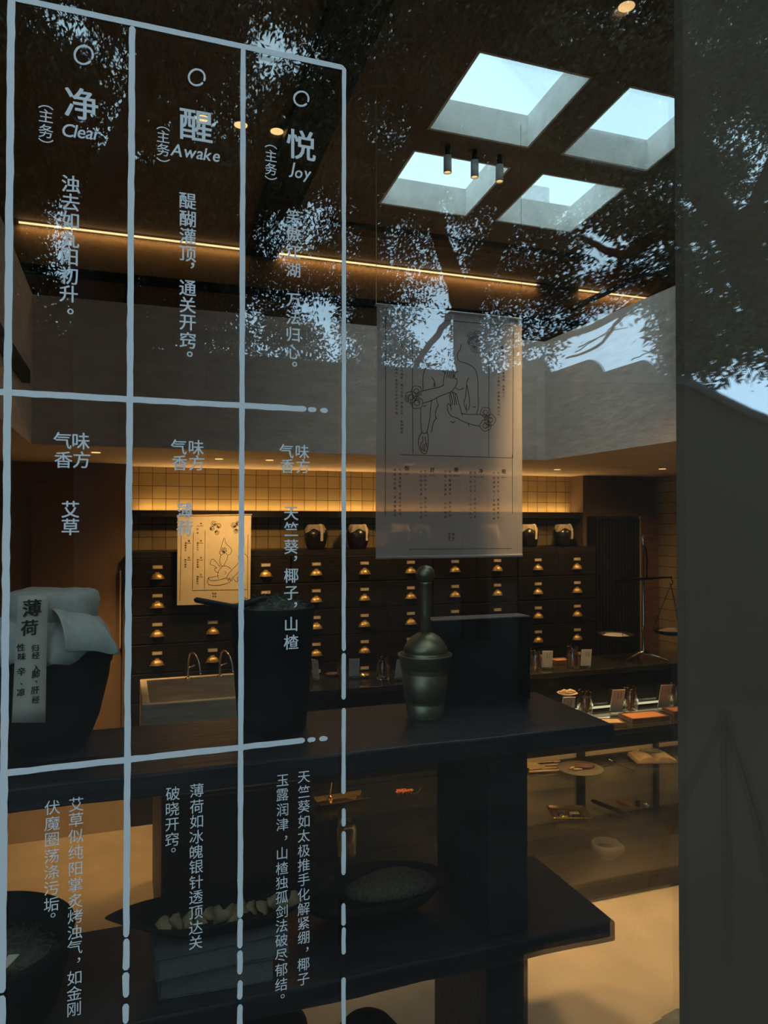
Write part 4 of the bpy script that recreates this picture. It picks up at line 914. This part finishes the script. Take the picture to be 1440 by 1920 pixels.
for i in range(m+1):
    for j in range(n):
        a = 2*PI*j/n; u = i/m; r = (1-.75*u)*(.36+.06*math.sin(3*a+1)+.04*math.sin(7*a)+random.uniform(-.02, .02)); vs.append((c.x+.10+r*math.cos(a)*1.05, 2.12+r*math.sin(a)*.75, .10*u**.5+random.uniform(-.006, .006) if i else 0))
for i in range(m):
    for j in range(n): q = i*n+j; w = i*n+(j+1) % n; fs.append((q, w, w+n, q+n))
fs.append(tuple(range(m*n, m*n+n))); fs.append(tuple(range(n))[::-1])
tag(MB().add(vs, fs).build('rough_stone', M_rock), 'rough grey stone on the floor at the foot of the charcoal board', 'stone')
# ------------------------------------------------------------------ lettering
_G = {}
def load_glyphs(chars):
    obs = []
    for ch in sorted(set(chars)-set(_G)-{' '}):
        cu = bpy.data.curves.new('glyph', 'FONT'); cu.body = ch; cu.size = 1; cu.resolution_u = 3
        o = bpy.data.objects.new('glyph', cu); COL.objects.link(o); obs.append((ch, o))
    bpy.context.view_layer.update(); dg = bpy.context.evaluated_depsgraph_get()
    for ch, o in obs:
        me = bpy.data.meshes.new_from_object(o.evaluated_get(dg))
        vs = [(v.co.x, v.co.y) for v in me.vertices]; fs = [tuple(p.vertices) for p in me.polygons]
        if vs:
            cx = (min(v[0] for v in vs)+max(v[0] for v in vs))/2; cy = (min(v[1] for v in vs)+max(v[1] for v in vs))/2
            hh = max(v[1] for v in vs)-min(v[1] for v in vs); ww = max(v[0] for v in vs)-min(v[0] for v in vs)
        else: cx = cy = 0; hh = ww = 1
        _G[ch] = ([(x-cx, y-cy) for x, y in vs], fs, ww, hh)
        bpy.data.meshes.remove(me)
    for ch, o in obs:
        cu = o.data; bpy.data.objects.remove(o); bpy.data.curves.remove(cu)
def glyph(b, ch, pos, size, shear=0, rot=0, bold=0.0, sx=1.0, origin=None):
    """one character, centred on pos, standing in an X,Z plane; bold repeats the outline slightly shifted"""
    if ch == ' ': return
    if ch not in _G: load_glyphs(ch)
    vs, fs, _, _ = _G[ch]; ca, sa = math.cos(rot), math.sin(rot)
    o = Vector(origin) if origin is not None else Vector((0, 0, 0))
    for k, (dx, dz) in enumerate(((0, 0),) if not bold else ((-bold, -bold*.6), (bold, -bold*.6), (-bold, bold*.6), (bold, bold*.6))):
        out = []
        for x, y in vs:
            x2 = (x+shear*y)*sx; xx, zz = x2*ca-y*sa, x2*sa+y*ca
            out.append(Vector((pos.x+(xx+dx)*size, pos.y-.00003*k, pos.z+(zz+dz)*size))-o)
        b.add(out, fs)
GY = GLASS_Y-.0012                                 # vinyl on the street face of the pane
def vinyl(chars, px, pys, size, label, bold=.012, px2=None, shear=0, parts=None):
    """characters down a column; px..px2 lets the column lean, parts gives explicit (x, y)"""
    b = MB(); n = len(chars)
    for i, ch in enumerate(chars):
        if parts: x, y = parts[i]
        else: y = pys[i]; x = px+((px2 or px)-px)*i/max(1, n-1)
        p = P(x, y, Y=GY); D = (p-CAM).dot(_f); s = size*D/F
        if ch in '，、': glyph(b, ch, P(x+size*.28, y, Y=GY), s, 0, 0, bold)
        elif ch == '。': glyph(b, ch, P(x+size*.12, y, Y=GY), s, 0, 0, bold)
        else: glyph(b, ch, p, s*1.02, shear, 0, bold, .98)
    return tag(b.build('window_lettering', M_decal), label, 'lettering', 'white vinyl lettering on the window')
def latin(word, px, py, size, label, slope=0, shear=.2):
    load_glyphs(word); b = MB(); adv = 0; widths = [_G[c][2] for c in word]; tot = sum(widths)+.085*(len(word)-1)
    x = -tot/2
    low = {'y': -.13, 'g': -.13}; 
    for c, w in zip(word, widths):
        h = _G[c][3]; cy = h/2+(low.get(c, 0)*1.0 if c in low else 0)
        if c in low: cy = h/2-.2
        if c == 'J': cy = h/2
        p = P(px, py, Y=GY); D = (p-CAM).dot(_f); s = size*D/F
        q = P(px+(x+w/2)*size*.92, py-(cy-.3)*size+slope*(x+w/2)*size, Y=GY)
        glyph(b, c, q, s, shear, 0, .010, .92); x += w+.085
    return tag(b.build('window_lettering', M_decal), label, 'lettering', 'white vinyl lettering on the window')
ALL = '净醒悦浊去如九阳初升醍醐灌顶通关开窍笑傲江湖万法归心气味香方艾草薄荷天竺葵椰子山楂似纯掌炙烤金刚伏魔圈荡涤污垢冰魄银针透达破晓太极推手化解紧绷玉露润津独孤剑尽郁结，。、（主务）'
load_glyphs(ALL+'ClearAwakeJoy'); load_glyphs('︵︶')
GRPC = 'column'
vinyl('净', 153, [195], 62, 'large white character at the head of the left column, above Clear', .014)
vinyl('醒', 368, [236], 64, 'large white character at the head of the middle column, above Awake', .014)
vinyl('悦', 565, [272], 58, 'large white character at the head of the right column, above Joy', .014)
latin('Clear', 153, 249, 35, 'white slanted word Clear under the left heading', .10)
latin('Awake', 367, 288, 33, 'white slanted word Awake under the middle heading', .13)
latin('Joy', 563, 325, 31, 'white slanted word Joy under the right heading', .10)
def subtitle(px, ys, size, lab): vinyl('︵主务︶', px, ys, size, lab, .006)
subtitle(86, [201, 217, 246, 264], 27, 'small bracketed white characters left of the Clear heading')
subtitle(306, [241, 256, 281, 300], 25, 'small bracketed white characters left of the Awake heading')
subtitle(508, [275, 292, 317, 334], 24, 'small bracketed white characters left of the Joy heading')
vinyl('浊去如九阳初升。', 133, [345, 379, 413, 448, 482, 517, 551, 584], 34, 'white verse down the left column under the word Clear', .013, 128)
vinyl('醍醐灌顶，', 352, [377, 410, 443, 476, 498], 32, 'white verse in the middle column under the word Awake, upper half', .013, 352)
vinyl('通关开窍。', 352, [540, 572, 605, 638, 664], 32, 'white verse in the middle column, lower half ending in a full stop', .013, 352)
vinyl('笑傲江湖', 550, [406, 438, 472, 506], 29, 'white verse in the right column under the word Joy, upper half', .012, 550)
vinyl('万法归心。', 550, [563, 595, 627, 660, 683], 29, 'white verse in the right column, lower half ending in a full stop', .012, 549)
Q = [('left', 117, 152, 826, 862, 33), ('middle', 335, 368, 838, 868, 30), ('right', 537, 567, 846, 874, 28)]
for nm, xa, xb, ya, yb, s in Q:
    vinyl('气味香方', 0, None, s, 'white block of four characters in the %s column below the crossing line' % nm, .010, None, 0, [(xa, ya), (xb, ya+1), (xa+2, yb), (xb+1, yb)])
vinyl('艾草', 132, [955, 988], 33, 'two white characters alone in the left column at mid height', .013)
vinyl('薄荷', 346, [957, 990], 31, 'two white characters in the middle column over the small hanging sheet', .013)
vinyl('天竺葵，椰子，山楂', 546, [963, 992, 1025, 1047, 1079, 1112, 1134, 1170, 1204], 29, 'long white ingredient line in the right column over the tapered bucket', .010, 546)
vinyl('艾草似纯阳掌炙烤浊气，如金刚', 143, [1508, 1537, 1568, 1598, 1629, 1659, 1689, 1718, 1748, 1776, 1800, 1833, 1862, 1892], 28, 'lowest left white text column, longer line on its right', .0, 139)
vinyl('伏魔圈荡涤污垢。', 98, [1514, 1544, 1574, 1605, 1635, 1665, 1696, 1716], 28, 'lowest left white text column, shorter line on its left', .0, 96)
vinyl('薄荷如冰魄银针透顶达关', 369, [1482, 1512, 1540, 1569, 1597, 1625, 1654, 1682, 1711, 1739, 1767], 27, 'lowest middle white text column, longer line on its right', .0, 367)
vinyl('破晓开窍。', 324, [1488, 1517, 1546, 1574, 1594], 27, 'lowest middle white text column, shorter line on its left', .0, 322)
vinyl('天竺葵如太极推手化解紧绷，椰子', 570, [1457, 1484, 1512, 1540, 1567, 1595, 1622, 1649, 1677, 1704, 1731, 1758, 1780, 1808, 1836], 25, 'lowest right white text column, line on its right', .0, 569)
vinyl('玉露润津，山楂独孤剑法破尽郁结。', 530, [1463, 1490, 1518, 1546, 1571, 1600, 1628, 1655, 1682, 1709, 1736, 1763, 1791, 1818, 1846, 1868], 25, 'lowest right white text column, line on its left', .0, 527)
for (x, y, r, lab) in ((157, 103, 17, 'thin white ring above the left heading character'), (369, 145, 15, 'thin white ring above the middle heading character'), (565, 185, 13.5, 'thin white ring above the right heading character')):
    b = MB(); b.ribbon([P(x+r*math.cos(a), y+r*math.sin(a), Y=GY) for a in [2*PI*k/30+.8 for k in range(29)]], .0042, None, .15)
    tag(b.build('window_ring', M_decal), lab, 'lettering', 'white vinyl rings on the window')
g = thing('window_lettering_grid', 'pale painted grid of lines dividing the window lettering into columns', 'lettering', tuple(P(320, 1000, Y=GY)))
G0 = Vector(g.location)
def line(x0, y0, x1, y1, w=10.5, wob=.12, lift=0):
    L_ = math.hypot(x1-x0, y1-y0); ux, uy = (x1-x0)/L_*w*.4, (y1-y0)/L_*w*.4; x0, y0, x1, y1 = x0+ux, y0+uy, x1-ux, y1-uy; n = max(2, int(L_/22)); b = MB(); pts = [P(x0+(x1-x0)*i/n, y0+(y1-y0)*i/n, Y=GY)-G0 for i in range(n+1)]
    b.ribbon([q+Vector((0, -.0004*lift, 0)) for q in pts], w*1.66/F, None, wob); b.build('grid_stroke', M_decal, g)
line(16, -6, 645, 127, 10, .06); line(-4, 735, 574, 767); line(578, 767.5, 593, 768.5, 9); line(601, 769, 614, 770, 9)
line(4, 1450, 571, 1388); line(577, 1387.5, 591, 1386, 9); line(599, 1385.5, 614, 1384.5, 9)
def vert(x0, y0, x1, y1, cuts, w=11):
    ys = [y0]+[c for ab in cuts for c in ab]+[y1]
    f = lambda y: x0+(x1-x0)*(y-y0)/(y1-y0)
    for i in range(0, len(ys), 2): line(f(ys[i]), ys[i], f(ys[i+1]), ys[i+1], w, .12, 1)
vert(21.5, -10, 3, 1930, [(1860, 1868)], 11.5); vert(248, 50, 235.5, 1918, [(1756, 1761), (1818, 1824), (1869, 1883)], 10.5)
vert(456, 90, 449.5, 1930, [(1720, 1723), (1777, 1783), (1826, 1839), (1873, 1884)], 9.5)
vert(645, 127, 644, 1930, [(1220, 1225), (1311, 1328), (1488, 1516), (1549, 1559), (1640, 1694), (1735, 1739), (1789, 1833)], 8)

# ------------------------------------------------------------------ the long sheer scroll
SY = 2.90
c4 = [P(705, 571, Y=SY), P(978, 599, Y=SY), P(978, 1044, Y=SY), P(706, 1046, Y=SY)]
cx = (c4[0].x+c4[1].x)/2; w = (c4[1].x-c4[0].x)/2; zt, zb = c4[0].z, c4[2].z
O = Vector((cx, SY, zb))
t = thing('hanging_scroll', 'long sheer printed scroll with a line drawn torso hanging in mid room', 'scroll', O)
n, m = 24, 30; vs = []; fs = []
def sway(x, z): return .004*math.sin(x*7+1)+.0035*math.sin(z*5+.5)+.002*math.sin(x*13+z*3)
for j in range(m+1):
    z = (zt-zb)*j/m
    for i in range(n+1):
        x = -w+2*w*i/n; vs.append((x*(1+.004*math.sin(z*6)), sway(x, z), z))
for j in range(m):
    for i in range(n): q = j*(n+1)+i; fs.append((q, q+1, q+n+2, q+n+1))
MB().add(vs, fs, True).build('scroll_cloth', M_cloth, t)
MB().tube([(-w-.002, .0, zt-zb), (w+.002, .0, zt-zb)], .0065, 10).build('top_rod', M_plate, t)
MB().tube([(-w, .0, .006), (w, .0, .006)], .006, 10).build('bottom_rod', M_plate, t)
cz = ceil_z(SY)
tag(MB().tube([(c4[0].x+.001, SY, zt+.007), (c4[0].x+.001, SY, cz-.002)], .0011, 6).build('hanging_wire', M_brass), 'thin wire holding the left end of the long scroll', 'wire', 'wires of the long scroll')
tag(MB().tube([(c4[1].x-.001, SY, zt+.007), (c4[1].x-.001, SY, ceil_z(SY)-.002)], .0008, 6).build('hanging_wire', M_iron), 'thin wire holding the right end of the long scroll', 'wire', 'wires of the long scroll')
IY = SY-.0125
def zp(zx, zy): return P(690+zx/4.8, 550+zy/4.8, Y=IY)     # sheet coordinates traced in two blocks
def zq(zx, zy): return P(690+zx/4.8, 840+zy/4.8, Y=IY)
def draw(strokes, f, wd, o, k=5):
    b = MB()
    for s in strokes: b.ribbon([p-o for p in smooth([f(*q) for q in s], k)], wd)
    return b
frame = [[(160, 210), (156, 1486)], [(560, 232), (1300, 295)], [(1308, 320), (1302, 1482)], [(398, 360), (404, 1442)], [(1090, 530), (1086, 1466)], [(290, 1452), (1300, 1482)]]
b = draw(frame, zp, .0026, O, 1); b2 = draw([[(156, 60), (156, 610)], [(1298, 60), (1300, 590)], [(370, 912), (1290, 905)]], zq, .0022, O, 1)
b.v += []; nb = len(b.v); b.v += b2.v; b.f += [[i+nb for i in f] for f in b2.f]; b.sm += b2.sm
b.build('ruled_frame', M_ink, t)
body = [[(838, 460), (830, 505), (806, 540), (806, 585), (830, 615), (890, 632), (945, 665), (975, 710), (988, 790), (990, 900), (993, 1010), (985, 1060), (975, 1080)],
  [(692, 602), (640, 625), (570, 640), (520, 672), (500, 725), (494, 800), (497, 872)], [(575, 755), (596, 790), (604, 842)], [(590, 842), (598, 808), (606, 842)],
  [(905, 762), (890, 800), (885, 860), (878, 930), (864, 995), (884, 1045)], [(888, 820), (905, 900), (915, 990), (902, 1050)], [(790, 852), (815, 868), (840, 864), (862, 850)],
  [(884, 1000), (888, 1070)], [(500, 1012), (510, 1018), (522, 1008)], [(945, 1018), (955, 1026), (968, 1022)], [(740, 1156), (755, 1156), (764, 1168), (775, 1156), (786, 1152)],
  [(476, 1035), (474, 1120), (478, 1200), (484, 1250)], [(570, 965), (562, 1060), (556, 1130), (530, 1250)], [(616, 945), (624, 985), (634, 1012)], [(628, 1012), (610, 1060), (608, 1110), (618, 1122), (600, 1140), (582, 1190), (570, 1255)],
  [(484, 1250), (462, 1290), (454, 1340), (462, 1390), (490, 1435), (522, 1442), (536, 1400), (542, 1340), (540, 1280), (530, 1250)], [(484, 1250), (505, 1262), (532, 1252)],
  [(490, 1290), (494, 1330), (476, 1345)], [(514, 1292), (518, 1330), (524, 1362)], [(478, 1350), (474, 1385), (490, 1415)], [(496, 1355), (494, 1395), (508, 1425)], [(510, 1358), (510, 1400), (522, 1425)], [(526, 1352), (528, 1390)],
  [(486, 880), (560, 862), (640, 845), (676, 828)], [(498, 988), (570, 965), (650, 925), (742, 890)], [(676, 828), (680, 780), (692, 722), (708, 680), (722, 658), (728, 672), (716, 715), (708, 758)],
  [(728, 668), (740, 650), (746, 668), (735, 710), (726, 760)], [(746, 665), (758, 642), (764, 660), (752, 710), (742, 764)], [(764, 662), (776, 654), (778, 674), (768, 720), (760, 766)],
  [(770, 760), (776, 730), (784, 770), (796, 768), (802, 790), (792, 830), (772, 862), (742, 890)], [(676, 815), (681, 828)], [(666, 700), (684, 708), (696, 722)], [(782, 722), (795, 708), (812, 702)],
  [(1014, 1088), (950, 1090), (880, 1088), (842, 1078)], [(1008, 1196), (930, 1180), (850, 1150), (800, 1122)], [(842, 1078), (830, 1030), (815, 980), (800, 920), (790, 902), (786, 925), (798, 1000)],
  [(786, 915), (772, 888), (766, 905), (778, 960), (782, 1005)], [(764, 900), (750, 884), (744, 900), (756, 960), (762, 1004)], [(744, 905), (734, 908), (738, 950), (748, 1010)],
  [(748, 1030), (735, 1000), (720, 995), (714, 1020), (724, 1070), (752, 1105), (800, 1122)], [(744, 1010), (750, 1050)], [(904, 1170), (908, 1198)], [(846, 1080), (848, 1100)]]
draw(body, zp, .0030, O).build('torso_drawing', M_ink, t)
def curl(cx_, cy_, r, turns=2.1, ph=0): return [(cx_+r*(1-.30*u*turns)*math.cos(ph+u*turns*2*PI), cy_+r*(1-.30*u*turns)*math.sin(ph+u*turns*2*PI)) for u in [k/22 for k in range(23)]]
def puff(cx_, cy_, r, ph): 
    out = [[(cx_+r*(1+.13*abs(math.sin(2.5*a)))*math.cos(a+ph), cy_+r*(1+.13*abs(math.sin(2.5*a)))*math.sin(a+ph)) for a in [2*PI*k/30 for k in range(30)]]]
    return out+[curl(cx_, cy_, r*.62, 1.4, ph), [(cx_+r*.82*math.cos(a+ph), cy_+r*.82*math.sin(a+ph)) for a in [1.6*k/8 for k in range(9)]]]
cl = []
for x, y, r, ph in ((436, 880, 44, 0), (384, 936, 48, 2), (440, 985, 50, 4), (1058, 1072, 42, 1), (1098, 1140, 46, 3), (1058, 1190, 46, 5)): cl += puff(x, y, r, ph)
draw(cl, zp, .0024, O, 2).build('cloud_drawing', M_ink, t)
vs_ = []
for x, y, r, ph in ((930, 385, 30, 0), (985, 372, 30, 1), (925, 438, 28, 2), (1000, 440, 30, 3), (955, 500, 26, 4)): vs_ += puff(x, y, r, ph)
vs_ += [[(965, 540), (1000, 530), (1018, 560), (1010, 585)]]
draw(vs_, zp, .0022, O, 2).build('smoke_drawing', M_violet, t)
def column(b, txt, f, zx, zy0, zy1, size, o, bold=.012):
    nn = len(txt)
    for i, ch in enumerate(txt):
        p = f(zx+(6 if i % 2 else 0)*0, zy0+(zy1-zy0)*i/max(1, nn-1)); glyph(b, ch, p, size, 0, 0, bold, 1, o)
S = 2.95/F/4.8                                     # metres per sheet unit
tb = MB()
column(tb, '吸气', zp, 292, 415, 470, 46*S, O, .02); column(tb, '元香气物者，顺气自强，芳香之气，能辟秽恶', zp, 304, 630, 1250, 27*S, O); column(tb, '正气存内，营造方寸间的洁净气场，', zp, 256, 620, 1110, 27*S, O)
column(tb, '鼻观', zp, 1208, 490, 545, 44*S, O, .02); column(tb, '气聚则病，香散行之，', zp, 1220, 690, 955, 27*S, O); column(tb, '百香入脾经，疏解郁气结之气，', zp, 1176, 690, 1130, 27*S, O)
for k, (h, x, x1, x2, y0, e) in enumerate((('悦', 350, 288, 243, 190, 'Joy'), ('舒', 578, 516, 477, 205, 'Ease'), ('醒', 795, 738, 696, 205, 'Awake'), ('净', 1016, 962, 924, 215, 'Clear'), ('眠', 1224, 1172, 1134, 220, 'Rest'))):
    glyph(tb, h, zq(x, y0-8), 48*S, 0, 0, .02, 1, O)
    load_glyphs(e); xx = x-len(e)*5.5
    for c in e: glyph(tb, c, zq(xx+6, y0+45), 25*S, .25, 0, .01, .9, O); xx += 12
    column(tb, ('气如酒初酿，舒我心怀悦然', '气以舒为大，顺行无滞气', '清气醍醐灌顶，神思明净', '浊气下沉出，身轻体气清', '气归安宁处，静夜梦更长')[k], zq, x1, y0+8, y0+405, 27*S, O)
    column(tb, ('和柔光阳暖，喜福春风祥', '水火调停安神，心平志安', '行路一身清爽，会觉神清', '夏气热火牢，八正和生气', '气息细绵长，安神助入眠')[k], zq, x2, y0+8, y0+415, 27*S, O)
for i, ch in enumerate('性香灵谈'): glyph(tb, ch, zq(733+34*(i % 2), 775+34*(i//2)), 32*S, 0, 0, .015, 1, O)
tb.ribbon([zq(722, 834)-O, zq(776, 834)-O], .0012)
tb.build('printed_text', M_ink, t)

# ------------------------------------------------------------------ the small hanging sheet on the cabinets
SY2 = 4.93
c4 = [P(333, 968, Y=SY2), P(471, 966, Y=SY2), P(469, 1131, Y=SY2), P(332, 1135, Y=SY2)]
O2 = Vector(((c4[0].x+c4[1].x)/2, SY2, (c4[2].z+c4[3].z)/2))
t = thing('hanging_sheet', 'small cream printed sheet with a hand drawing hung before the drawers', 'poster', O2)
a, b_, c, d = [v-O2 for v in c4]
MB().add([a, b_, c, d]+[v+Vector((0, .0025, 0)) for v in (a, b_, c, d)], [(3, 2, 1, 0), (4, 5, 6, 7), (0, 1, 5, 4), (1, 2, 6, 5), (2, 3, 7, 6), (3, 0, 4, 7)]).build('sheet', M_paper, t)
MB().tube([a+Vector((-.006, .001, .003)), b_+Vector((.006, .001, .003))], .0055, 10).build('top_rod', M_pale, t)
tag(MB().tube([(O2.x+.205, SY2+.001, a.z+O2.z+.009), (O2.x+.205, 4.998, 2.0)], .0012, 6).build('hanging_wire', M_iron), 'short wire at the right end of the small hanging sheet', 'wire', 'wires of the small sheet')
I2 = SY2-.0012
def zr(zx, zy): return P(240+zx/6, 950+zy/6, Y=I2)
s2 = [[(598, 330), (585, 1060)], [(735, 290), (725, 925)], [(868, 270), (860, 920)], [(725, 944), (1340, 932)], [(1350, 320), (1345, 1030)],
 [(1030, 530), (1045, 470), (1065, 400), (1085, 350), (1100, 410), (1130, 440), (1160, 470), (1165, 510), (1130, 545), (1090, 520), (1050, 545), (1030, 520)], [(1045, 545), (1032, 610), (1045, 660), (1060, 670)], [(1120, 550), (1110, 600), (1075, 670)],
 [(1060, 675), (1020, 720), (1012, 780), (1020, 810)], [(1060, 672), (1110, 668), (1160, 700)], [(1040, 680), (990, 620), (960, 590), (935, 600), (925, 650), (960, 660), (1000, 690)], [(1000, 690), (975, 700), (990, 735), (1020, 740)],
 [(905, 800), (895, 850), (920, 880), (1010, 885), (1110, 865), (1165, 830)], [(905, 800), (930, 830), (1020, 825), (1110, 800)], [(905, 800), (960, 790), (1015, 775)], [(1255, 620), (1200, 680), (1160, 720), (1115, 780), (1110, 820)], [(1260, 710), (1220, 760), (1180, 800), (1170, 835)],
 [(1120, 800), (1130, 835), (1140, 800), (1150, 835), (1160, 800)], [(1180, 800), (1215, 845), (1240, 830), (1225, 800), (1250, 790)], [(1085, 730), (1105, 740), (1090, 760)], [(1255, 620), (1240, 560), (1270, 525), (1320, 535), (1345, 570), (1350, 630)]]
for x, y, r, ph in ((965, 190, 26, 0), (1020, 215, 24, 1), (945, 245, 22, 2), (1000, 290, 22, 3), (1190, 210, 26, 0), (1240, 190, 24, 2), (1215, 275, 22, 4), (1080, 490, 26, 1)): s2 += puff(x, y, r, ph)
draw(s2, zr, .0026, O2, 3).build('ink_drawing', M_ink, t)
tb = MB(); S6 = 4.75/F/6
for h, tx, x, y in (('木', '入肝经', 822, 190), ('水', '温中行气', 822, 384), ('火', '和胃安神', 822, 574), ('土', '健脾养气', 820, 764), ('金', '润肺清心', 686, 384), ('元', '养气固本', 684, 574)):
    glyph(tb, h, zr(x, y), 26*S6, 0, 0, .03, 1, O2); tb.ribbon([zr(x-20, y+28)-O2, zr(x+22, y+26)-O2], .003)
    column(tb, tx, zr, x-38, y+25, y+105, 24*S6, O2, .015)
for i, ch in enumerate('性香灵谈'): glyph(tb, ch, zr(958+26*(i % 2), 978+32*(i//2)), 24*S6, 0, 0, .02, 1, O2)
tb.build('printed_text', M_ink, t)
# handwriting on the strip of the big jar
so = Vector(STRIP_REL); tb = MB()
for ch, x, y, s in (('薄', 60, 1140, 34), ('荷', 55, 1177, 31), ('归', 66, 1215, 14), ('经', 67, 1229, 14), ('入', 68, 1253, 14), ('肺', 67, 1264, 15), ('、', 68, 1278, 14), ('肝', 66, 1294, 15), ('经', 67, 1312, 14),
                    ('性', 39, 1214, 15), ('味', 41, 1231, 15), ('辛', 40, 1259, 16), ('、', 40, 1282, 14), ('凉', 39, 1298, 15)):
    p = P(x, y, Y=sc0-.0052); glyph(tb, ch, p, s*(p-CAM).dot(_f)/F, .08, .05, .02, 1, so)
tb.build('handwriting', M_ink, STRIP_T)
